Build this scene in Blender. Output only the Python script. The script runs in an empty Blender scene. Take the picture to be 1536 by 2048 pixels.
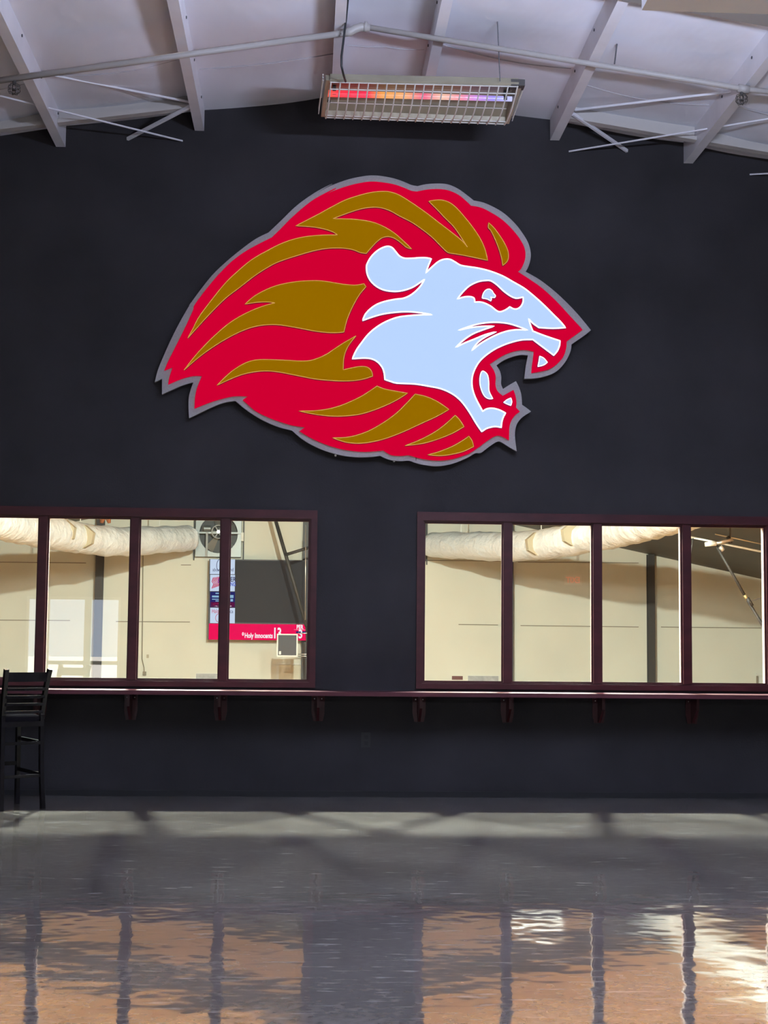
import bpy, bmesh, math, random
from mathutils import Vector, Matrix
from mathutils.geometry import tessellate_polygon
random.seed(7)
R = math.radians
scene = bpy.context.scene
COL = scene.collection

# ---------------------------------------------------------------- camera
F = 3000.0                      # focal length in pixels of the 1536x2048 frame
CAM = Vector((0.0, -14.29, 1.42))
Yc = Vector((610 - 768, -(1290 - 1024), -F)).normalized()     # world +Y seen from the camera
Zc = Vector((0.0095, 1.0, 0.0)); Zc.z = -(Zc.x * Yc.x + Zc.y * Yc.y) / Yc.z; Zc.normalize()
Xc = Yc.cross(Zc)
ROT = Matrix((Xc, Yc, Zc))
cd = bpy.data.cameras.new('camera'); cam = bpy.data.objects.new('camera', cd); COL.objects.link(cam)
cd.sensor_fit = 'VERTICAL'; cd.sensor_height = 36.0; cd.lens = F / 2048 * 36.0
cd.clip_start = 0.05; cd.clip_end = 300
cam.matrix_world = Matrix.Translation(CAM) @ ROT.to_4x4()
scene.camera = cam

def W(px, py, Y=0.0):
    """point of the upright plane y = Y that a measured photo position stands for"""
    d = ROT @ Vector((px - 768, -(py - 1024), -F))
    return CAM + d * ((Y - CAM.y) / d.y)

# ---------------------------------------------------------------- world, sun, exposure
scene.view_settings.view_transform = 'Standard'
scene.view_settings.look = 'None'
scene.view_settings.gamma = 1.0
scene.view_settings.exposure = 0.0
scene.view_settings.use_curve_mapping = False
wd = bpy.data.worlds.new('sky'); scene.world = wd; wd.use_nodes = True
bg = wd.node_tree.nodes['Background']
bg.inputs[0].default_value = (0.62, 0.76, 1.0, 1); bg.inputs[1].default_value = 4.4
sd = bpy.data.lights.new('sun', 'SUN'); sd.energy = 55.0; sd.angle = R(0.6); sd.color = (1.0, 0.95, 0.87)
sun = bpy.data.objects.new('sun', sd); COL.objects.link(sun)
sun.rotation_euler = (R(-38), R(14), 0)      # high sun over the hall, lights the forecourt behind the camera

def area(name, loc, sx, sy, power, color, rot, spread=180):
    ld = bpy.data.lights.new(name, 'AREA'); ld.shape = 'RECTANGLE'; ld.size = sx; ld.size_y = sy
    ld.energy = power; ld.color = color; ld.spread = R(spread)
    o = bpy.data.objects.new(name, ld); COL.objects.link(o); o.location = loc; o.rotation_euler = rot
    return o

# lamps: added, unseen lobby fill lamps (housings below), gymnasium bay lights (housings below)
def point(name, loc, power, color, radius):
    ld = bpy.data.lights.new(name, 'POINT'); ld.energy = power; ld.color = color; ld.shadow_soft_size = radius
    o = bpy.data.objects.new(name, ld); COL.objects.link(o); o.location = loc; return o
FILL_UPL = [(2.3, -7.0, 4.8)]  # added uplight out of view, brightens the lobby ceiling
for (x, y, z) in FILL_UPL:
    area('fill_uplight_lamp', (x, y, z + 0.03), 1.1, 0.25, 1050, (0.62, 0.72, 1.0), (R(180), 0, 0))
FILL_GLOBE = (1.65, -12.0, 2.72)  # added lamp out of view, lifts the charcoal wall and floor
point('fill_globe_lamp', FILL_GLOBE, 270, (0.97, 0.94, 1.0), 0.13)
BAY = [(-2.15, 2.9, 5.15, 6200), (3.25, 2.9, 5.1, 6200), (-2.1, 5.9, 5.3, 4200), (3.1, 5.9, 5.25, 3800)]
for (x, y, z, p) in BAY:
    point('bay_lamp', (x, y, z - 0.16), p, (0.90, 1.0, 0.93), 0.13)
FLOOD_FILL = (0.5, 8.5, 5.88)          # added floodlight under the ridge, beam shaped to light the far gymnasium wall
fd = bpy.data.lights.new('flood_fill_lamp', 'SPOT'); fd.energy = 8500; fd.color = (0.90, 1.0, 0.93); fd.spot_size = R(165); fd.spot_blend = 0.3; fd.shadow_soft_size = 0.13
fo = bpy.data.objects.new('flood_fill_lamp', fd); COL.objects.link(fo); fo.location = (FLOOD_FILL[0], FLOOD_FILL[1] + 0.2, FLOOD_FILL[2] - 0.05); fo.rotation_euler = (R(72), 0, 0)
PANEL = (5.58, 21.7, 4.98)
area('panel_lamp', (PANEL[0], PANEL[1], PANEL[2] - 0.015), 1.15, 0.6, 14, (0.95, 1.0, 0.9), (0, 0, 0))

# ---------------------------------------------------------------- materials
def lin(c):
    return tuple(((v / 255) / 12.92 if v / 255 <= 0.04045 else ((v / 255 + 0.055) / 1.055) ** 2.4) for v in c)

def mat(name, rgb, rough=0.6, metal=0.0, emit=None, es=0.0, noise=0.0, nscale=8.0, bump=0.0, bscale=30.0,
        spec=0.5, stretch=(1, 1, 1), rnoise=0.0):
    m = bpy.data.materials.new(name); m.use_nodes = True
    nt = m.node_tree; b = nt.nodes['Principled BSDF']
    c = tuple(rgb) + (1,)
    b.inputs['Base Color'].default_value = c
    b.inputs['Roughness'].default_value = rough; b.inputs['Metallic'].default_value = metal
    b.inputs['Specular IOR Level'].default_value = spec
    if emit is not None:
        b.inputs['Emission Color'].default_value = tuple(emit) + (1,); b.inputs['Emission Strength'].default_value = es
    if noise or bump or rnoise:
        tc = nt.nodes.new('ShaderNodeTexCoord'); mp = nt.nodes.new('ShaderNodeMapping')
        nt.links.new(tc.outputs['Object'], mp.inputs[0]); mp.inputs['Scale'].default_value = stretch
    if noise:
        n = nt.nodes.new('ShaderNodeTexNoise'); n.inputs['Scale'].default_value = nscale; n.inputs['Detail'].default_value = 5
        nt.links.new(mp.outputs[0], n.inputs['Vector'])
        mr = nt.nodes.new('ShaderNodeMapRange'); mr.inputs[1].default_value = 0.3; mr.inputs[2].default_value = 0.7
        mr.inputs[3].default_value = 1 - noise; mr.inputs[4].default_value = 1 + noise
        nt.links.new(n.outputs[0], mr.inputs[0])
        mx = nt.nodes.new('ShaderNodeVectorMath'); mx.operation = 'SCALE'; mx.inputs[0].default_value = c[:3]
        nt.links.new(mr.outputs[0], mx.inputs['Scale']); nt.links.new(mx.outputs[0], b.inputs['Base Color'])
    if rnoise:
        n3 = nt.nodes.new('ShaderNodeTexNoise'); n3.inputs['Scale'].default_value = nscale * 1.7; n3.inputs['Detail'].default_value = 4
        nt.links.new(mp.outputs[0], n3.inputs['Vector'])
        m3 = nt.nodes.new('ShaderNodeMapRange'); m3.inputs[1].default_value = 0.3; m3.inputs[2].default_value = 0.7
        m3.inputs[3].default_value = max(0.02, rough - rnoise); m3.inputs[4].default_value = rough + rnoise
        nt.links.new(n3.outputs[0], m3.inputs[0]); nt.links.new(m3.outputs[0], b.inputs['Roughness'])
    if bump:
        n2 = nt.nodes.new('ShaderNodeTexNoise'); n2.inputs['Scale'].default_value = bscale; n2.inputs['Detail'].default_value = 3
        nt.links.new(mp.outputs[0], n2.inputs['Vector'])
        bp = nt.nodes.new('ShaderNodeBump'); bp.inputs['Strength'].default_value = 1.0; bp.inputs['Distance'].default_value = bump
        nt.links.new(n2.outputs[0], bp.inputs['Height']); nt.links.new(bp.outputs[0], b.inputs['Normal'])
    return m

M = {}
M['dark_wall'] = mat('charcoal_wall_paint', (0.0325, 0.0300, 0.0325), 0.75, noise=0.22, nscale=1.3, bump=0.002, bscale=60, spec=0.2)
M['base'] = mat('black_rubber_base', (0.008, 0.008, 0.009), 0.6)
M['cream'] = mat('cream_gym_paint', (0.78, 0.79, 0.67), 0.8, noise=0.05, nscale=0.5, spec=0.2)
M['gym_side'] = mat('maroon_grey_side_wall', (0.26, 0.20, 0.16), 0.8)
M['cream_line'] = mat('grey_wall_seam', (0.30, 0.27, 0.20), 0.8)
M['white_steel'] = mat('white_painted_steel', (0.74, 0.72, 0.74), 0.5, noise=0.06, nscale=3)
M['pipe'] = mat('off_white_pipe_paint', (0.34, 0.31, 0.285), 0.5)
M['channel'] = mat('cream_primer_channel', (0.50, 0.465, 0.43), 0.5)
M['rafter'] = mat('tan_primer_rafter', (0.20, 0.18, 0.16), 0.6)
M['insul'] = mat('white_roof_blanket', (0.77, 0.77, 0.82), 0.55, noise=0.05, nscale=1.2, bump=0.03, bscale=2.2, stretch=(1, 0.5, 1))
M['seam'] = mat('blanket_seam_tape', (0.42, 0.39, 0.40), 0.7)
M['maroon'] = mat('maroon_stained_wood', (0.058, 0.012, 0.015), 0.4, spec=0.35, noise=0.25, nscale=9, stretch=(0.4, 1, 1))
M['maroon_shelf'] = mat('maroon_varnished_shelf', (0.10, 0.035, 0.042), 0.42, spec=0.1, noise=0.25, nscale=6, stretch=(0.2, 1, 1))
M['reveal'] = mat('pink_beige_reveal_paint', (0.40, 0.31, 0.27), 0.6)
M['screw'] = mat('bright_zinc_screw', (0.75, 0.74, 0.72), 0.35, metal=0.6)
M['black_wood'] = mat('black_lacquered_wood', (0.006, 0.005, 0.006), 0.25)
M['black_vinyl'] = mat('black_vinyl_seat', (0.010, 0.009, 0.011), 0.8, spec=0.0)
M['black_plastic'] = mat('black_plastic', (0.012, 0.012, 0.013), 0.45)
M['wire'] = mat('black_cable', (0.01, 0.01, 0.01), 0.5)
M['thin_wire'] = mat('grey_steel_wire', (0.07, 0.065, 0.07), 0.6)
M['sign_grey'] = mat('brushed_grey_sign_back', (0.36, 0.345, 0.335), 0.45, noise=0.08, nscale=60)
M['sign_red'] = mat('lit_red_acrylic', (0.05, 0.0, 0.004), 0.5, spec=0.0, emit=lin((204, 0, 48)), es=1.0)
M['sign_gold'] = mat('gold_acrylic', (0.10, 0.05, 0.0), 0.4, spec=0.0, emit=lin((148, 104, 0)), es=0.85)
M['sign_white'] = mat('lit_white_acrylic', (0.10, 0.10, 0.11), 0.5, spec=0.0, emit=lin((178, 207, 247)), es=1.0)
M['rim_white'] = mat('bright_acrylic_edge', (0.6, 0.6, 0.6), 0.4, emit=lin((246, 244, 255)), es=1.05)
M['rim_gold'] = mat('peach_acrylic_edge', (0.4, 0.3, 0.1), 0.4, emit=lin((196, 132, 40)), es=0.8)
M['shade_edge'] = mat('painted_crimson_shade', (0.07, 0.0, 0.012), 0.6, emit=lin((120, 0, 36)), es=0.55)  # contact shade round the gold shapes, painted as dark outline tubes
M['shade_edge_face'] = mat('painted_plum_shade', (0.07, 0.0, 0.03), 0.6, emit=lin((128, 0, 66)), es=0.75)  # painted contact shade round the white face, teeth and tongue
M['heater'] = mat('aged_heater_reflector', (0.33, 0.295, 0.21), 0.45, metal=0.3, noise=0.1, nscale=5)
M['heater_wire'] = mat('pale_guard_wire', (0.72, 0.70, 0.64), 0.45)
M['heater_dark'] = mat('dark_heater_end', (0.05, 0.045, 0.04), 0.6)
M['duct'] = mat('white_duct_wrap', (0.88, 0.94, 0.94), 0.32, bump=0.05, bscale=5, noise=0.03, nscale=4)
M['register'] = mat('tan_duct_register', (0.52, 0.47, 0.33), 0.6)
M['gym_steel'] = mat('dark_grey_gym_steel', (0.052, 0.050, 0.046), 0.5)
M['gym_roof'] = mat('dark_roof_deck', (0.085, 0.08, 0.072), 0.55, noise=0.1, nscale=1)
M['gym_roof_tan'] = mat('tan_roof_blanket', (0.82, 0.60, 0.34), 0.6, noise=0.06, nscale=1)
M['wood_floor'] = mat('orange_maple_court', (0.42, 0.21, 0.07), 0.4, noise=0.12, nscale=2, stretch=(1, 8, 1))
M['galv'] = mat('galvanised_fan_metal', (0.24, 0.26, 0.25), 0.4, metal=0.5)
M['galv_light'] = mat('dull_zinc', (0.36, 0.38, 0.36), 0.5)
M['fan_dark'] = mat('dark_fan_opening', (0.045, 0.05, 0.048), 0.5)
M['screen'] = mat('dark_score_screen', (0.022, 0.022, 0.024), 0.6, spec=0.2, emit=(0.05, 0.05, 0.052), es=0.3)
M['led_red'] = mat('lit_red_band', (0.024, 0.000, 0.004), 0.5, spec=0.0, emit=lin((255, 18, 92)), es=0.95)
M['led_white'] = mat('lit_white_tile', (0.036, 0.036, 0.036), 0.5, spec=0.0, emit=lin((205, 222, 250)), es=0.95)
M['led_navy'] = mat('lit_navy_tile', (0.002, 0.002, 0.010), 0.5, spec=0.0, emit=lin((38, 38, 110)), es=0.9)
M['led_plum'] = mat('lit_plum_strip', (0.006, 0.001, 0.005), 0.5, spec=0.0, emit=lin((96, 20, 70)), es=0.9)
M['led_text'] = mat('lit_white_lettering', (0.060, 0.060, 0.060), 0.5, spec=0.0, emit=(0.95, 0.92, 1.0), es=1.0)
M['led_ink'] = mat('slate_lettering', (0.006, 0.006, 0.014), 0.5, spec=0.0, emit=lin((70, 74, 130)), es=0.6)
M['led_inkred'] = mat('red_lettering', (0.036, 0.000, 0.005), 0.5, spec=0.0, emit=lin((222, 40, 92)), es=0.8)
M['led_blue'] = mat('blue_print', (0.006, 0.010, 0.048), 0.5, spec=0.0, emit=lin((92, 110, 225)), es=0.8)
M['led_cyan'] = mat('pale_blue_print', (0.036, 0.048, 0.060), 0.5, spec=0.0, emit=lin((150, 196, 232)), es=0.8)
M['white_trim'] = mat('white_door_trim', (0.78, 0.80, 0.72), 0.5)
M['door_tan'] = mat('pale_door_paint', (0.68, 0.64, 0.47), 0.5)
M['poster'] = mat('grey_marbled_poster', (0.45, 0.47, 0.46), 0.6, noise=0.35, nscale=3)
M['poster_dark'] = mat('dark_print_poster', (0.16, 0.16, 0.15), 0.6, noise=0.7, nscale=12)
M['plaque'] = mat('brown_red_plaque', (0.16, 0.05, 0.04), 0.5)
M['panel_black'] = mat('matte_black_panel', (0.03, 0.028, 0.032), 0.5)
M['alu'] = mat('white_aluminium_frame', (0.75, 0.76, 0.78), 0.4)
M['exit'] = mat('lit_red_exit_letters', (0.4, 0.0, 0.0), 0.5, emit=(1.0, 0.10, 0.05), es=4.0)
M['lobby_wall'] = mat('dim_lobby_paint', (0.20, 0.19, 0.19), 0.8)
M['concrete_out'] = mat('sunlit_concrete', (0.55, 0.52, 0.47), 0.8, noise=0.1, nscale=1)
M['lamp_house'] = mat('white_lamp_housing', (0.8, 0.8, 0.8), 0.4)
M['brown_rag'] = mat('orange_brown_cloth', (0.35, 0.12, 0.05), 0.8)
M['silver'] = mat('bright_clamp_metal', (0.75, 0.75, 0.70), 0.3, metal=0.7)
M['wood_dark'] = mat('brass_ferrule', (0.5, 0.42, 0.2), 0.4, metal=0.5)

# heater element: quartz tube, coloured reflections put in as emission
def heater_tube_mat():
    m = bpy.data.materials.new('quartz_tube_painted_reflection'); m.use_nodes = True
    nt = m.node_tree; b = nt.nodes['Principled BSDF']
    tc = nt.nodes.new('ShaderNodeTexCoord'); sp = nt.nodes.new('ShaderNodeSeparateXYZ'); cr = nt.nodes.new('ShaderNodeValToRGB')
    nt.links.new(tc.outputs['Generated'], sp.inputs[0]); nt.links.new(sp.outputs[0], cr.inputs[0])
    st = [(0.0, (240, 90, 60)), (0.06, (250, 40, 60)), (0.22, (245, 20, 70)), (0.30, (240, 160, 70)), (0.42, (240, 170, 110)),
          (0.52, (235, 90, 130)), (0.62, (240, 190, 165)), (0.72, (240, 140, 160)), (0.80, (205, 140, 225)), (0.9, (150, 140, 235)), (1.0, (200, 205, 245))]
    while len(cr.color_ramp.elements) < len(st): cr.color_ramp.elements.new(0.5)
    for e, (p, c) in zip(cr.color_ramp.elements, st): e.position = p; e.color = lin(c) + (1,)
    nt.links.new(cr.outputs[0], b.inputs['Emission Color']); b.inputs['Emission Strength'].default_value = 1.0
    b.inputs['Base Color'].default_value = (0.1, 0.1, 0.1, 1); b.inputs['Roughness'].default_value = 0.2
    return m
M['tube'] = heater_tube_mat()

def glass_mat():
    m = bpy.data.materials.new('window_glass'); m.use_nodes = True
    nt = m.node_tree; nt.nodes.clear()
    o = nt.nodes.new('ShaderNodeOutputMaterial'); mx = nt.nodes.new('ShaderNodeMixShader')
    t = nt.nodes.new('ShaderNodeBsdfTransparent'); g = nt.nodes.new('ShaderNodeBsdfGlossy'); f = nt.nodes.new('ShaderNodeMapRange'); lw = nt.nodes.new('ShaderNodeLayerWeight'); pw = nt.nodes.new('ShaderNodeMath')
    g.inputs['Roughness'].default_value = 0.0; lw.inputs['Blend'].default_value = 0.5; pw.operation = 'POWER'; pw.inputs[1].default_value = 5.0
    nt.links.new(lw.outputs['Facing'], pw.inputs[0]); nt.links.new(pw.outputs[0], f.inputs[0]); f.inputs[3].default_value = 0.085; f.inputs[4].default_value = 1.0
    t.inputs[0].default_value = (0.95, 0.97, 0.95, 1)
    nt.links.new(f.outputs[0], mx.inputs[0]); nt.links.new(t.outputs[0], mx.inputs[1]); nt.links.new(g.outputs[0], mx.inputs[2])
    nt.links.new(mx.outputs[0], o.inputs[0])
    return m
M['glass'] = glass_mat()

def floor_mat():
    m = bpy.data.materials.new('polished_concrete_floor'); m.use_nodes = True
    nt = m.node_tree; b = nt.nodes['Principled BSDF']; L = nt.links.new; N = nt.nodes.new
    tc = N('ShaderNodeTexCoord')
    def noise(scale, detail, stretch):
        mp = N('ShaderNodeMapping'); mp.inputs['Scale'].default_value = stretch; L(tc.outputs['Object'], mp.inputs[0])
        n = N('ShaderNodeTexNoise'); n.inputs['Scale'].default_value = scale; n.inputs['Detail'].default_value = detail
        L(mp.outputs[0], n.inputs['Vector']); return n.outputs[0]
    mott = noise(1.1, 6, (1, 1, 1)); fine = noise(22, 4, (1, 1, 1)); scr = noise(14, 6, (0.35, 1.6, 1))
    cr = N('ShaderNodeValToRGB'); L(mott, cr.inputs[0])
    cr.color_ramp.elements[0].position = 0.32; cr.color_ramp.elements[0].color = (0.128, 0.112, 0.098, 1)
    cr.color_ramp.elements[1].position = 0.68; cr.color_ramp.elements[1].color = (0.185, 0.166, 0.147, 1)
    mr = N('ShaderNodeMapRange'); mr.inputs[1].default_value = 0.3; mr.inputs[2].default_value = 0.7
    mr.inputs[3].default_value = 0.82; mr.inputs[4].default_value = 1.18; L(fine, mr.inputs[0])
    sc = N('ShaderNodeVectorMath'); sc.operation = 'SCALE'; L(cr.outputs[0], sc.inputs[0]); L(mr.outputs[0], sc.inputs['Scale'])
    # worn scratches, paler
    r2 = N('ShaderNodeMapRange'); r2.inputs[1].default_value = 0.60; r2.inputs[2].default_value = 0.74; L(scr, r2.inputs[0])
    mx = N('ShaderNodeMix'); mx.data_type = 'RGBA'; L(r2.outputs[0], mx.inputs[0]); L(sc.outputs[0], mx.inputs[6]); mx.inputs[7].default_value = (0.34, 0.33, 0.32, 1)
    L(mx.outputs[2], b.inputs['Base Color'])
    ro = N('ShaderNodeMapRange'); ro.inputs[1].default_value = 0.35; ro.inputs[2].default_value = 0.75
    ro.inputs[3].default_value = 0.02; ro.inputs[4].default_value = 0.085; L(scr, ro.inputs[0]); L(ro.outputs[0], b.inputs['Roughness'])
    w1 = noise(3.2, 2, (1, 1, 1))
    bp = N('ShaderNodeBump'); bp.inputs['Strength'].default_value = 1.0; bp.inputs['Distance'].default_value = 0.0028
    L(w1, bp.inputs['Height']); L(bp.outputs[0], b.inputs['Normal'])
    b.inputs['Specular IOR Level'].default_value = 0.5
    return m
M['floor'] = floor_mat()

# ---------------------------------------------------------------- mesh helpers
class MB:
    def __init__(s): s.v = []; s.f = []
    def add(s, vs, fs):
        o = len(s.v); s.v += [tuple(v) for v in vs]; s.f += [tuple(i + o for i in f) for f in fs]; return s
    def box(s, x0, x1, y0, y1, z0, z1):
        return s.add([(x0, y0, z0), (x1, y0, z0), (x1, y1, z0), (x0, y1, z0), (x0, y0, z1), (x1, y0, z1), (x1, y1, z1), (x0, y1, z1)],
                     [(3, 2, 1, 0), (4, 5, 6, 7), (0, 1, 5, 4), (1, 2, 6, 5), (2, 3, 7, 6), (3, 0, 4, 7)])
    def bar(s, a, b, w, h, up=(0, 0, 1)):
        a = Vector(a); b = Vector(b); d = (b - a).normalized(); u = Vector(up)
        if abs(d.dot(u)) > 0.98: u = Vector((0, 1, 0))
        x = d.cross(u).normalized() * (w / 2); y = x.normalized().cross(d).normalized() * (h / 2)
        return s.add([a - x - y, a + x - y, a + x + y, a - x + y, b - x - y, b + x - y, b + x + y, b - x + y],
                     [(0, 1, 2, 3), (7, 6, 5, 4), (1, 0, 4, 5), (2, 1, 5, 6), (3, 2, 6, 7), (0, 3, 7, 4)])
    def tube(s, pts, r, n=8, closed=False, caps=True):
        P = [Vector(p) for p in pts]; k = len(P); rr = r if isinstance(r, (list, tuple)) else [r] * k
        vs = []; prev = None
        for i in range(k):
            if closed: t = P[(i + 1) % k] - P[i - 1]
            else: t = P[min(i + 1, k - 1)] - P[max(i - 1, 0)]
            if t.length < 1e-9: t = Vector((1, 0, 0))
            t.normalize()
            if prev is None:
                u = Vector((0, 1, 0)) if abs(t.y) < 0.9 else Vector((0, 0, 1))
            else: u = prev
            u = (u - t * u.dot(t))
            if u.length < 1e-6: u = t.orthogonal()
            u.normalize(); prev = u; w = t.cross(u)
            for j in range(n):
                a = 2 * math.pi * (j + 0.5) / n
                vs.append(P[i] + u * (math.cos(a) * rr[i]) + w * (math.sin(a) * rr[i]))
        fs = []
        for i in range(k if closed else k - 1):
            i2 = (i + 1) % k
            for j in range(n):
                j2 = (j + 1) % n; fs.append((i * n + j, i * n + j2, i2 * n + j2, i2 * n + j))
        if caps and not closed:
            fs.append(tuple(range(n - 1, -1, -1))); fs.append(tuple((k - 1) * n + j for j in range(n)))
        return s.add(vs, fs)
    def disc(s, c, axis, r, h, n=24, r2=None):
        c = Vector(c); a = Vector(axis).normalized()
        return s.tube([c, c + a * h], [r, r if r2 is None else r2], n)
    def ring(s, c, axis, R0, r, n=28, m=8):
        a = Vector(axis).normalized(); u = a.orthogonal().normalized(); w = a.cross(u); c = Vector(c)
        return s.tube([c + u * (R0 * math.cos(2 * math.pi * i / n)) + w * (R0 * math.sin(2 * math.pi * i / n)) for i in range(n)], r, m, closed=True)
    def prism(s, loop, ax, d):
        """loop: 3D points of a planar polygon, extruded by vector d"""
        n = len(loop); d = Vector(d); A = [Vector(p) for p in loop]; B = [p + d for p in A]
        return s.add(A + B, [tuple(range(n))[::-1], tuple(range(n, 2 * n))] + [(i, (i + 1) % n, n + (i + 1) % n, n + i) for i in range(n)])
    def build(s, name, m, parent=None, smooth=False):
        me = bpy.data.meshes.new(name); me.from_pydata(s.v, [], s.f); me.validate(); me.update()
        bm = bmesh.new(); bm.from_mesh(me); bmesh.ops.recalc_face_normals(bm, faces=bm.faces); bm.to_mesh(me); bm.free()
        if smooth:
            for p in me.polygons: p.use_smooth = True
        me.materials.append(M[m] if isinstance(m, str) else m)
        o = bpy.data.objects.new(name, me); COL.objects.link(o)
        if parent is not None: o.parent = parent; o.matrix_parent_inverse = parent.matrix_world.inverted()
        return o

def tag(o, label=None, cat=None, group=None, kind=None):
    if label: o['label'] = label
    if cat: o['category'] = cat
    if group: o['group'] = group
    if kind: o['kind'] = kind
    return o

def thing(name, loc, label, cat, group=None):
    o = bpy.data.objects.new(name, None); COL.objects.link(o); o.location = loc
    o.matrix_world = Matrix.Translation(Vector(loc)); o.empty_display_size = 0.1
    return tag(o, label, cat, group)

def struct(o, label=None):
    o['kind'] = 'structure'
    if label: o['label'] = label
    return o

def plate(name, loops, y0, y1, m, parent=None):
    """loops: outer then holes, each a list of (x, z); a flat plate with real thickness between y0 (front) and y1"""
    P = [[Vector((x, z, 0)) for (x, z) in l] for l in loops]
    tri = tessellate_polygon(P); flat = [p for l in P for p in l]; n = len(flat)
    v = [(p.x, y0, p.y) for p in flat] + [(p.x, y1, p.y) for p in flat]
    f = []
    for t in tri: f.append(tuple(t)); f.append(tuple(i + n for i in reversed(t)))
    o = 0
    for l in P:
        k = len(l)
        for i in range(k): f.append((o + i, o + (i + 1) % k, n + o + (i + 1) % k, n + o + i))
        o += k
    b = MB(); b.add(v, f); return b.build(name, m, parent)

def text(name, s, x, z, size, y, m, parent, xs=1.0, bold=0.0, rot=0.0, depth=0.006):
    cu = bpy.data.curves.new(name, 'FONT'); cu.body = s; cu.size = size; cu.extrude = depth / 2; cu.offset = bold
    cu.resolution_u = 3
    tmp = bpy.data.objects.new(name, cu); COL.objects.link(tmp)
    dg = bpy.context.evaluated_depsgraph_get()
    me = bpy.data.meshes.new_from_object(tmp.evaluated_get(dg)); bpy.data.objects.remove(tmp)
    me.transform(Matrix.Translation((x, y, z)) @ Matrix.Rotation(R(rot), 4, 'Y') @ Matrix.Diagonal((xs, 1, 1, 1)) @ Matrix.Rotation(R(90), 4, 'X'))
    me.materials.append(M[m])
    o = bpy.data.objects.new(name, me); COL.objects.link(o)
    if parent is not None: o.parent = parent; o.matrix_parent_inverse = parent.matrix_world.inverted()
    return o

# ================================================================ SETTING: lobby shell
XL, XR, YB = -9.0, 10.5, -18.6
RX = W(757, 180).x                         # ridge of the lobby roof
RZ = W(757, 180).z
SL = 0.148
def roof(x): return RZ - SL * abs(x - RX)
TH = 0.16                                  # front wall thickness

# window openings on the front wall
def xw(px): return W(px, 1200).x
WZ0, WZ1 = W(768, 1366).z, W(768, 1040).z
L_end = xw(620.5); R_start = xw(845)
l_mull = [xw(v) for v in (448.5, 267, 82.5, -99)]
r_mull = [xw(v) for v in (1014.5, 1194.5, 1373.5, 1541)]
MW = 0.078
OL0, OL1 = l_mull[-1], L_end
OR0, OR1 = R_start, xw(1720)

def wall_outline():
    return [(XL, -0.02), (XR, -0.02), (XR, roof(XR) + 0.4), (RX, RZ + 0.4), (XL, roof(XL) + 0.4)]
holes = [[(OL0, WZ0), (OL0, WZ1), (OL1, WZ1), (OL1, WZ0)], [(OR0, WZ0), (OR0, WZ1), (OR1, WZ1), (OR1, WZ0)]]
struct(plate('wall_front', [wall_outline()] + holes, 0.0, TH, 'dark_wall'), 'charcoal painted lobby wall with two rows of windows')
struct(MB().box(XL, XR, YB, 0.0, -0.1, 0.0).build('floor', 'floor'), 'glossy polished concrete floor')
struct(MB().box(XL, XR, -0.008, -0.0005, 0.0, 0.055).build('baseboard_front', 'base'), 'thin black rubber base along the charcoal wall')
struct(plate('wall_left', [[(0, 0)] * 0 or [(XL - 0.1, -0.1), (XL, -0.1), (XL, 8), (XL - 0.1, 8)]], YB, 0, 'lobby_wall'))
struct(plate('wall_right', [[(XR, -0.1), (XR + 0.1, -0.1), (XR + 0.1, 8), (XR, 8)]], YB, 0, 'lobby_wall'))
# back wall with the entrance it has behind the camera
DX0, DX1, DZ = -6.05, -4.02, 2.42
struct(plate('wall_back', [[(XL, -0.1), (XR, -0.1), (XR, 8), (XL, 8)], [(DX0, 0.0), (DX0, DZ), (DX1, DZ), (DX1, 0.0)]], YB, YB - 0.15, 'lobby_wall'))

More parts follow.
